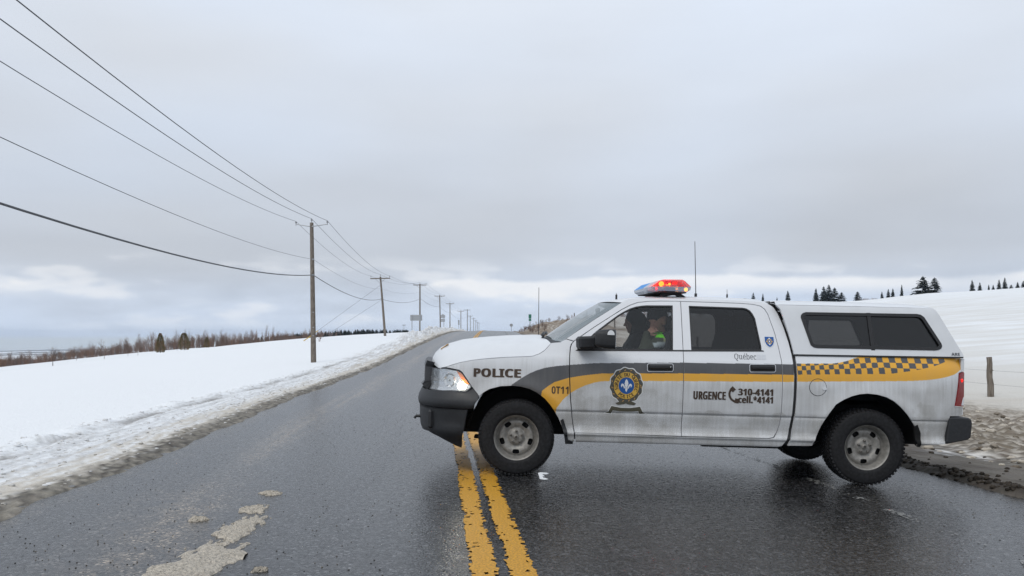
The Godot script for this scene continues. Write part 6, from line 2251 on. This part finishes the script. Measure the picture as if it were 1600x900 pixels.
	wood("leafless_thicket", shrubs, M["twigs"], pl, "low brown brush on the bank right of the road crest", "brush")
	pl = []
	for k in 26:
		var z := r.randf_range(230.0, 300.0)
		pl.append(place(on_ground(r.randf_range(0.035, 0.12) * z, z), r.randf_range(1.4, 3.2), r.randf_range(1.6, 2.6), r.randf() * TAU))
	wood("conifer_wood", [sp[0][1], sp[1][1]], M["needles"], pl, "small dark conifers behind the brown bank right of the crest", "wood")

# ---------------------------------------------------------------- small things on the ground
func lump(seed_: int, n := 7) -> ArrayMesh:
	var m := MB.new()
	var P := []
	for r in n + 1:
		var th := PI * r / n
		var ring := []
		for s in 10:
			var a := TAU * s / 10.0
			var d := Vector3(sin(th) * cos(a), cos(th), sin(th) * sin(a))
			ring.append(d * (0.5 + 0.22 * nf.get_noise_3d(d.x * 1.7 + seed_, d.y * 1.7, d.z * 1.7)))
		P.append(ring)
	m.grid(P, true)
	for k in m.v.size(): m.v[k].y *= 0.62
	return m.mesh(true, true)
func scatter(called: String, meshes: Array, m: Material, xf: Array, cols: Array, label: String, category: String) -> void:
	var T := thing(called, label, category)
	T.set_meta("kind", "stuff")
	for k in meshes.size():
		var mm := MultiMesh.new()
		mm.transform_format = MultiMesh.TRANSFORM_3D
		mm.use_colors = true
		mm.mesh = meshes[k]
		var ids := range(k, xf.size(), meshes.size())
		mm.instance_count = ids.size()
		for j in ids.size():
			mm.set_instance_transform(j, xf[ids[j]])
			mm.set_instance_color(j, cols[ids[j]])
		var o := MultiMeshInstance3D.new()
		o.name = "lumps"
		o.multimesh = mm
		o.material_override = m
		o.set_meta("kind", "stuff")
		T.add_child(o, true)
func build_litter() -> void:
	var r := rng_of(5)
	var lumps := [lump(1), lump(4), lump(9)]
	var xf := []
	var co := []
	for k in 1500:
		var z := 7.0 + 22.0 * pow(r.randf(), 1.4)
		var q := r.randf_range(1.3, 7.0)
		var d := right_edge(z) + q
		var s := r.randf_range(0.03, 0.11) * (1.6 if r.randf() < 0.10 else 1.0)
		var p := Vector3(road_x(z) + d, ground_h(d, z) + s * 0.05, -z)
		xf.append(Transform3D(Basis(Vector3.UP, r.randf() * TAU).scaled(Vector3(s * r.randf_range(0.8, 1.9), s, s)), p))
		co.append(Color(0.13, 0.105, 0.078).lerp(Color(0.58, 0.53, 0.45), pow(r.randf(), 1.1)))
	scatter("snow_clods", lumps, M["dirty_snow"], xf, co, "dirty broken snow lumps scattered on the right-hand verge", "snow")
	xf = []
	co = []
	for k in 1600:
		var z := 4.0 + 22.0 * pow(r.randf(), 1.3)
		var q := 0.16 + r.randfn() * 0.10
		if r.randf() < 0.15: q = r.randf_range(0.0, 1.6)
		var d := right_edge(z) + q
		var s := r.randf_range(0.015, 0.06)
		xf.append(Transform3D(Basis(Vector3.UP, r.randf() * TAU).scaled(Vector3(s * 1.3, s * 1.2, s)), Vector3(road_x(z) + d, ground_h(d, z) + s * 0.12, -z)))
		co.append(Color(0.036, 0.029, 0.022) * r.randf_range(0.6, 1.7))
	scatter("mud_clods", lumps, M["dirty_snow"], xf, co, "dark mud crumbs in a ridge along the right edge of the asphalt", "mud")
	xf = []
	co = []
	for k in 1100:
		var z := 6.0 + 40.0 * pow(r.randf(), 1.4)
		var q := r.randf_range(0.1, 3.6)
		var d := left_edge(z) - q
		var s := r.randf_range(0.015, 0.05) * (1.8 if q > 2.9 and r.randf() < 0.3 else 1.0)
		xf.append(Transform3D(Basis(Vector3.UP, r.randf() * TAU).scaled(Vector3(s * 1.4, s * 0.9, s)), Vector3(road_x(z) + d, ground_h(d, z) + s * 0.08, -z)))
		co.append(Color(0.72, 0.73, 0.74).lerp(Color(0.30, 0.27, 0.22), pow(r.randf(), 1.2) * (1.0 if q < 1.6 else 0.5)))
	scatter("ice_crumbs", lumps, M["dirty_snow"], xf, co, "crumbs of dirty ice along the snowy left shoulder", "snow")
	# tan crusts of packed ice left on the near lane: [x, z, half width, half length, turn]
	var crusts := [[-2.10, 5.02, 0.24, 0.62, "largest crust of tan packed ice in the near lane, at the frame's bottom"], [-2.13, 6.05, 0.15, 0.42, "middle crust of tan packed ice in the near lane, beyond the largest"], [-2.25, 6.72, 0.11, 0.16, "small crust of tan ice, third away in the near lane"], [-2.33, 7.42, 0.10, 0.10, "farthest tiny crust of tan ice in the near lane"], [-2.62, 6.40, 0.08, 0.07, "tiny lone crust of tan ice left of the others"], [-1.62, 4.92, 0.045, 0.035, "pale ice chip alone right of the largest crust"]]
	for k in crusts.size():
		var q: Array = crusts[k]
		var m := MB.new()
		var n := 34
		var at := Vector3(q[0], road_y(q[1]) + crown(q[0] - road_x(q[1])), -q[1])
		var P := []
		for a in n + 1:
			var row := []
			for b in n + 1:
				var x: float = (b / float(n) * 2.0 - 1.0) * 1.25
				var z: float = (a / float(n) * 2.0 - 1.0) * 1.2
				var e := 1.0 - Vector2(x + 0.28 * sin(z * 2.3 + k), z).length() + 0.55 * nz.get_noise_2d(x * 1.5 + k * 7.0, z * 2.2) + 0.22 * nz.get_noise_2d(x * 5.0, z * 7.0 + k)
				var h := clampf(e * 3.0, -1.0, 1.0)
				var y := 0.028 * sqrt(maxf(h, 0.0)) * (0.65 + 0.6 * nz.get_noise_2d(x * 6.0 + 3.0, z * 8.0 + k)) if h > 0.0 else -0.02
				row.append(Vector3(x * q[2] + z * q[3] * 0.10, y - 0.002 + (crown(q[0] + x * q[2] - road_x(q[1])) - crown(q[0] - road_x(q[1]))), z * q[3]))
			P.append(row)
		m.grid(P)
		m.settle()
		if m.n[n * (n + 1) / 2].y < 0: m.flip()
		solid("ice_crust", m.mesh(), M["ice"], q[4], "ice", at, "ice crusts in the near lane")
	# grit lying on the asphalt
	xf = []
	co = []
	for k in 2800:
		var z := 4.0 + 12.0 * pow(r.randf(), 1.5)
		var d := r.randf_range(-4.0, 5.2)
		var s := r.randf_range(0.004, 0.0105)
		xf.append(Transform3D(Basis(Vector3.UP, r.randf() * TAU).scaled(Vector3(s * 1.3, s * 0.9, s)), Vector3(road_x(z) + d, road_y(z) + crown(d) + s * 0.1, -z)))
		co.append(Color(0.05, 0.047, 0.043).lerp(Color(0.20, 0.17, 0.13), pow(r.randf(), 2.5)))
	scatter("road_grit", lumps, M["dirty_snow"], xf, co, "dark grit scattered over the wet asphalt", "grit")
	# torn white scrap by the front wheel
	var m := MB.new()
	m.prism(V2([[-0.040, -0.050], [0.010, -0.054], [0.048, -0.040], [0.022, -0.024], [-0.004, -0.022], [-0.012, -0.002], [0.012, 0.006], [0.004, 0.018], [-0.010, 0.022], [-0.004, 0.040], [0.030, 0.040], [0.056, 0.058], [0.036, 0.070], [-0.030, 0.066], [-0.056, 0.048], [-0.046, 0.0]]), -0.002, 0.002, Vector3(0, 0.022, 0), Basis(Vector3(1, 0, 0), -1.12) * Basis(Vector3(0, 1, 0), 0.12))
	solid("paper_scrap", m.mesh(), M["paper"], "torn white scrap lying on the asphalt beside the front tyre", "litter", Vector3(0.325, road_y(7.92) + crown(0.325 - road_x(7.92)) + 0.016, -7.92))

# ---------------------------------------------------------------- people: one smooth surface round tapered bones
func capsule(p: Vector3, a: Vector3, b: Vector3, ra: float, rb: float) -> float:
	var ab := b - a
	var t := clampf((p - a).dot(ab) / maxf(ab.length_squared(), 1e-9), 0.0, 1.0)
	return p.distance_to(a + ab * t) - lerpf(ra, rb, t)
func flesh(m: MB, bones: Array, cell: float, blend: float, paint: Callable) -> void:
	# surface nets over the smooth union of the bones: [a, b, radius a, radius b, colour]
	var lo := Vector3(1e9, 1e9, 1e9)
	var hi := -lo
	for b in bones:
		for e in 2:
			var rr := Vector3.ONE * (float(b[2 + e]) + cell * 2.0)
			lo = lo.min(b[e] - rr); hi = hi.max(b[e] + rr)
	var N := Vector3i(((hi - lo) / cell).ceil()) + Vector3i.ONE
	var val := PackedFloat32Array()
	val.resize(N.x * N.y * N.z)
	val.fill(1.0)
	# nearest bones only: walk the box of each bone
	var acc := {}
	for b in bones:
		var r: float = maxf(b[2], b[3]) + blend * 2.5 + cell
		var l := Vector3i(((b[0].min(b[1]) - Vector3.ONE * r - lo) / cell).floor()).clamp(Vector3i.ZERO, N - Vector3i.ONE)
		var h := Vector3i(((b[0].max(b[1]) + Vector3.ONE * r - lo) / cell).ceil()).clamp(Vector3i.ZERO, N - Vector3i.ONE)
		for x in range(l.x, h.x + 1):
			for y in range(l.y, h.y + 1):
				for z in range(l.z, h.z + 1):
					var d := capsule(lo + Vector3(x, y, z) * cell, b[0], b[1], b[2], b[3])
					var k := (x * N.y + y) * N.z + z
					var o := val[k]
					var t := clampf(0.5 + 0.5 * (o - d) / blend, 0.0, 1.0)
					val[k] = lerpf(o, d, t) - blend * t * (1.0 - t)
	var ids := {}
	var first := m.v.size()
	for x in N.x - 1:
		for y in N.y - 1:
			for z in N.z - 1:
				var k := (x * N.y + y) * N.z + z
				var inside := 0
				var s := Vector3.ZERO
				var n := 0
				var c := [val[k], val[k + 1], val[k + N.z], val[k + N.z + 1], val[k + N.y * N.z], val[k + N.y * N.z + 1], val[k + N.y * N.z + N.z], val[k + N.y * N.z + N.z + 1]]
				for q in 8:
					if c[q] < 0.0: inside += 1
				if inside == 0 or inside == 8: continue
				for e in [[0, 1], [2, 3], [4, 5], [6, 7], [0, 2], [1, 3], [4, 6], [5, 7], [0, 4], [1, 5], [2, 6], [3, 7]]:
					var a: float = c[e[0]]
					var b: float = c[e[1]]
					if (a < 0.0) != (b < 0.0):
						var f := a / (a - b)
						var pa := Vector3(e[0] >> 2, (e[0] >> 1) & 1, e[0] & 1)
						var pb := Vector3(e[1] >> 2, (e[1] >> 1) & 1, e[1] & 1)
						s += pa.lerp(pb, f)
						n += 1
				var p := lo + (Vector3(x, y, z) + s / n) * cell
				var g := Vector3(c[4] + c[5] + c[6] + c[7] - c[0] - c[1] - c[2] - c[3], c[2] + c[3] + c[6] + c[7] - c[0] - c[1] - c[4] - c[5], c[1] + c[3] + c[5] + c[7] - c[0] - c[2] - c[4] - c[6])
				# colour of the nearest bone
				var best := 1e9
				var col := Color.WHITE
				for b in bones:
					var d := capsule(p, b[0], b[1], b[2], b[3])
					if d < best:
						best = d; col = b[4]
				m.col = paint.call(p, col)
				ids[k] = m.vert(p, g.normalized())
	for k in ids:
		var z: int = k % N.z
		var y: int = (k / N.z) % N.y
		var x: int = k / (N.z * N.y)
		for ax in 3:
			var st: Array = [N.y * N.z, N.z, 1]
			var o1: int = st[(ax + 1) % 3]
			var o2: int = st[(ax + 2) % 3]
			var pos := [x, y, z]
			if pos[(ax + 1) % 3] == 0 or pos[(ax + 2) % 3] == 0: continue
			if (val[k] < 0.0) == (val[k + st[ax]] < 0.0): continue
			if not (ids.has(k - o1) and ids.has(k - o2) and ids.has(k - o1 - o2)): continue
			var q := [ids[k], ids[k - o1], ids[k - o1 - o2], ids[k - o2]]
			m.i.append_array(PackedInt32Array([q[0], q[1], q[2], q[0], q[2], q[3]]))

func hand_bones(wrist: Vector3, b: Basis, skin: Color, curl: float, mirror := 1.0) -> Array:
	# b.x along the fingers, b.y out of the back of the hand, b.z towards the thumb
	var o := []
	for k in 4:
		var z := (0.032 - 0.021 * k) * mirror
		o.append([wrist, wrist + b * Vector3(0.088, 0.0, z), 0.022, 0.014, skin])
		var len_: float = [0.070, 0.078, 0.072, 0.056][k]
		var p := wrist + b * Vector3(0.088, 0.0, z)
		var a := curl * 0.5
		for j in 3:
			var e: Vector3 = p + b * Vector3(cos(a), -sin(a), 0.02 * (1.5 - k)) * len_ * [0.46, 0.32, 0.24][j]
			o.append([p, e, 0.0095 - 0.001 * j, 0.0088 - 0.001 * j, skin])
			p = e
			a += curl * (0.9 + 0.1 * k)
	var t0 := wrist + b * Vector3(0.025, -0.006, 0.026 * mirror)
	var t1 := wrist + b * Vector3(0.060, -0.022, 0.052 * mirror)
	var t2 := wrist + b * Vector3(0.092, -0.034, 0.056 * mirror)
	o.append([t0, t1, 0.015, 0.011, skin])
	o.append([t1, t2, 0.011, 0.009, skin])
	return o
func head_bones(c: Vector3, b: Basis, skin: Color, cap: Color, hooded: bool) -> Array:
	# b.x straight out of the face, b.y up, b.z to the side
	var o := [
		[c + b * Vector3(0.0, 0.035, 0), c + b * Vector3(-0.02, 0.040, 0), 0.092, 0.092, skin],
		[c + b * Vector3(0.035, -0.02, 0), c + b * Vector3(0.045, -0.085, 0), 0.066, 0.042, skin],
		[c + b * Vector3(-0.01, -0.06, 0.0), c + b * Vector3(-0.03, -0.18, 0), 0.058, 0.060, skin],
		[c + b * Vector3(0.092, 0.018, 0), c + b * Vector3(0.116, -0.022, 0), 0.010, 0.015, skin],
		[c + b * Vector3(0.085, 0.036, 0.032), c + b * Vector3(0.085, 0.036, -0.032), 0.016, 0.016, skin],
		[c + b * Vector3(0.082, -0.056, 0.018), c + b * Vector3(0.082, -0.056, -0.018), 0.012, 0.012, skin * Color(0.8, 0.6, 0.6)],
		[c + b * Vector3(-0.005, 0.012, 0.088), c + b * Vector3(-0.012, -0.025, 0.085), 0.015, 0.010, skin],
		[c + b * Vector3(-0.005, 0.012, -0.088), c + b * Vector3(-0.012, -0.025, -0.085), 0.015, 0.010, skin]]
	if hooded:
		o.append([c + b * Vector3(-0.02, 0.055, 0), c + b * Vector3(-0.045, 0.03, 0), 0.112, 0.115, cap])
		o.append([c + b * Vector3(-0.05, -0.02, 0), c + b * Vector3(-0.06, -0.13, 0), 0.105, 0.115, cap])
	else:
		o.append([c + b * Vector3(0.012, 0.080, 0), c + b * Vector3(-0.035, 0.070, 0), 0.086, 0.090, cap])
		o.append([c + b * Vector3(0.055, 0.068, 0.03), c + b * Vector3(0.055, 0.068, -0.03), 0.044, 0.044, cap])
		o.append([c + b * Vector3(-0.055, 0.02, 0.02), c + b * Vector3(-0.055, 0.02, -0.02), 0.052, 0.052, Color(0.03, 0.022, 0.017)])
	return o
func body_bones(hip: Vector3, chest: Vector3, neck: Vector3, cloth: Color, trousers: Color) -> Array:
	var s := Vector3(0, 0, 1)
	return [
		[hip + s * 0.09, hip - s * 0.09, 0.135, 0.135, trousers],
		[hip, chest - Vector3(0, 0.1, 0), 0.145, 0.155, cloth],
		[chest + s * 0.10, chest - s * 0.10, 0.135, 0.135, cloth],
		[neck + s * 0.13 - Vector3(0, 0.05, 0), neck - s * 0.13 - Vector3(0, 0.05, 0), 0.085, 0.085, cloth],
		[neck + Vector3(0, 0.02, 0), neck - Vector3(0, 0.06, 0), 0.075, 0.10, cloth],
		[hip + s * 0.10, hip + Vector3(-0.44, 0.03, 0.13), 0.095, 0.072, trousers],
		[hip - s * 0.10, hip + Vector3(-0.44, 0.03, -0.13), 0.095, 0.072, trousers],
		[hip + Vector3(-0.44, 0.03, 0.13), hip + Vector3(-0.52, -0.34, 0.13), 0.066, 0.046, trousers],
		[hip + Vector3(-0.44, 0.03, -0.13), hip + Vector3(-0.52, -0.34, -0.13), 0.066, 0.046, trousers],
		[hip + Vector3(-0.52, -0.35, 0.13), hip + Vector3(-0.66, -0.37, 0.13), 0.045, 0.035, Color(0.012, 0.012, 0.012)],
		[hip + Vector3(-0.52, -0.35, -0.13), hip + Vector3(-0.66, -0.37, -0.13), 0.045, 0.035, Color(0.012, 0.012, 0.012)]]
func arm_bones(sh: Vector3, el: Vector3, wr: Vector3, cloth: Color) -> Array:
	return [[sh, el, 0.070, 0.056, cloth], [el, wr, 0.056, 0.042, cloth]]
func plain_colour(_p: Vector3, c: Color) -> Color: return c
func driver_colour(p: Vector3, c: Color) -> Color:
	if c.g > 0.04 and c.g < 0.08 and p.y > 0.3:
		# bright yoke over the shoulder, pale reflective strip below it
		if p.y > 0.525 and p.y < 0.585 and p.x > 0.11 and p.z > 0.02: return Color(0.16, 0.75, 0.03)
		if p.y > 0.42 and p.y < 0.465 and p.z > 0.06 and p.x > 0.07: return Color(0.42, 0.50, 0.52)
		if p.y > 0.46 and p.y < 0.525 and p.z > 0.06 and p.x > 0.18: return Color(0.30, 0.31, 0.18)
	return c
func eyes(T: Node3D, c: Vector3, b: Basis) -> void:
	for s in [-1.0, 1.0]:
		var m := MB.new()
		var prof := []
		for k in 7: prof.append(Vector2(sin(PI * k / 6.0) * 0.011, cos(PI * k / 6.0) * 0.011))
		m.lathe(c + b * Vector3(0.083, 0.016, 0.032 * s), prof, 10)
		part(T, "eye", m.mesh(), M["eye"])
func build_people() -> void:
	var m := mat("person", Color(1, 1, 1), 0.8, 0.0, 0.3)
	m.vertex_color_use_as_albedo = true
	mat("eye", lin(0.25, 0.22, 0.2), 0.2)
	var tilt := Basis(Vector3(0, 0, 1), -deg_to_rad(1.62))
	var org := Vector3(0.034, -0.004, -9.085)
	var skin := Color(0.46, 0.27, 0.20)
	# driver: olive jacket, dark cap, near hand raised to the chin
	var olive := Color(0.046, 0.052, 0.036)
	var T := thing("person", "driver in an olive jacket with lime shoulder and dark cap, hand at chin", "person", org + tilt * Vector3(1.40, 0.98, 0.42), "people in the truck")
	T.basis = tilt
	var look := Basis(Vector3(0, 1, 0), 0.0)
	look = Basis(Vector3(-0.80, -0.20, 0.56).normalized(), Vector3(-0.16, 0.97, 0.12).normalized(), Vector3.ZERO)
	look.z = look.x.cross(look.y).normalized()
	look.y = look.z.cross(look.x).normalized()
	var head := Vector3(0.165, 0.695, 0.02)
	var bones := body_bones(Vector3(0, 0.02, 0), Vector3(0.13, 0.36, 0), Vector3(0.17, 0.53, 0), olive, Color(0.02, 0.022, 0.026))
	var wr := Vector3(0.015, 0.560, 0.165)
	bones.append_array(arm_bones(Vector3(0.18, 0.475, 0.19), Vector3(-0.04, 0.36, 0.29), wr, olive))
	bones.append_array(arm_bones(Vector3(0.17, 0.475, -0.19), Vector3(-0.02, 0.26, -0.24), Vector3(-0.26, 0.28, -0.12), olive))
	var b := MB.new()
	flesh(b, bones, 0.02, 0.05, driver_colour)
	flesh(b, head_bones(head, look, skin, Color(0.014, 0.015, 0.017), false), 0.008, 0.02, plain_colour)
	var hb := Basis(Vector3(0.80, 0.55, -0.15).normalized(), Vector3(-0.2, 0.35, 0.9).normalized(), Vector3.ZERO)
	hb.z = hb.x.cross(hb.y).normalized()
	hb.y = hb.z.cross(hb.x).normalized()
	flesh(b, hand_bones(wr, hb, skin, 0.55), 0.005, 0.008, plain_colour)
	var hb2 := Basis(Vector3(-0.9, 0.1, 0.4).normalized(), Vector3(0.1, 1, 0).normalized(), Vector3.ZERO)
	hb2.z = hb2.x.cross(hb2.y).normalized()
	flesh(b, hand_bones(Vector3(-0.26, 0.28, -0.12), hb2, skin, 0.6, -1.0), 0.006, 0.008, plain_colour)
	part(T, "body", b.mesh(true, true), m)
	eyes(T, head, look)
	# passenger: black hooded coat, looking ahead
	var dark := Color(0.012, 0.013, 0.016)
	T = thing("person", "passenger in a black hooded coat looking ahead through the windscreen", "person", org + tilt * Vector3(1.34, 0.98, -0.42), "people in the truck")
	T.basis = tilt
	look = Basis(Vector3(-1, -0.08, 0).normalized(), Vector3(-0.08, 1, 0).normalized(), Vector3.ZERO)
	look.z = look.x.cross(look.y).normalized()
	head = Vector3(0.085, 0.700, 0.0)
	bones = body_bones(Vector3(0, 0.02, 0), Vector3(0.10, 0.37, 0), Vector3(0.12, 0.54, 0), dark, dark)
	bones.append_array(arm_bones(Vector3(0.13, 0.48, 0.19), Vector3(-0.05, 0.22, 0.25), Vector3(-0.27, 0.17, 0.10), dark))
	bones.append_array(arm_bones(Vector3(0.13, 0.48, -0.19), Vector3(-0.05, 0.22, -0.25), Vector3(-0.27, 0.17, -0.10), dark))
	b = MB.new()
	flesh(b, bones, 0.02, 0.05, plain_colour)
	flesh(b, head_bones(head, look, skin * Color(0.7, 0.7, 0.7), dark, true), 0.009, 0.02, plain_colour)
	for s in [1.0, -1.0]:
		var hb3 := Basis(Vector3(-0.9, -0.25, -0.3 * s).normalized(), Vector3(-0.25, 1, 0).normalized(), Vector3.ZERO)
		hb3.z = hb3.x.cross(hb3.y).normalized()
		flesh(b, hand_bones(Vector3(-0.27, 0.17, 0.10 * s), hb3, skin, 0.5, s), 0.006, 0.008, plain_colour)
	part(T, "body", b.mesh(true, true), m)
	eyes(T, head, look)
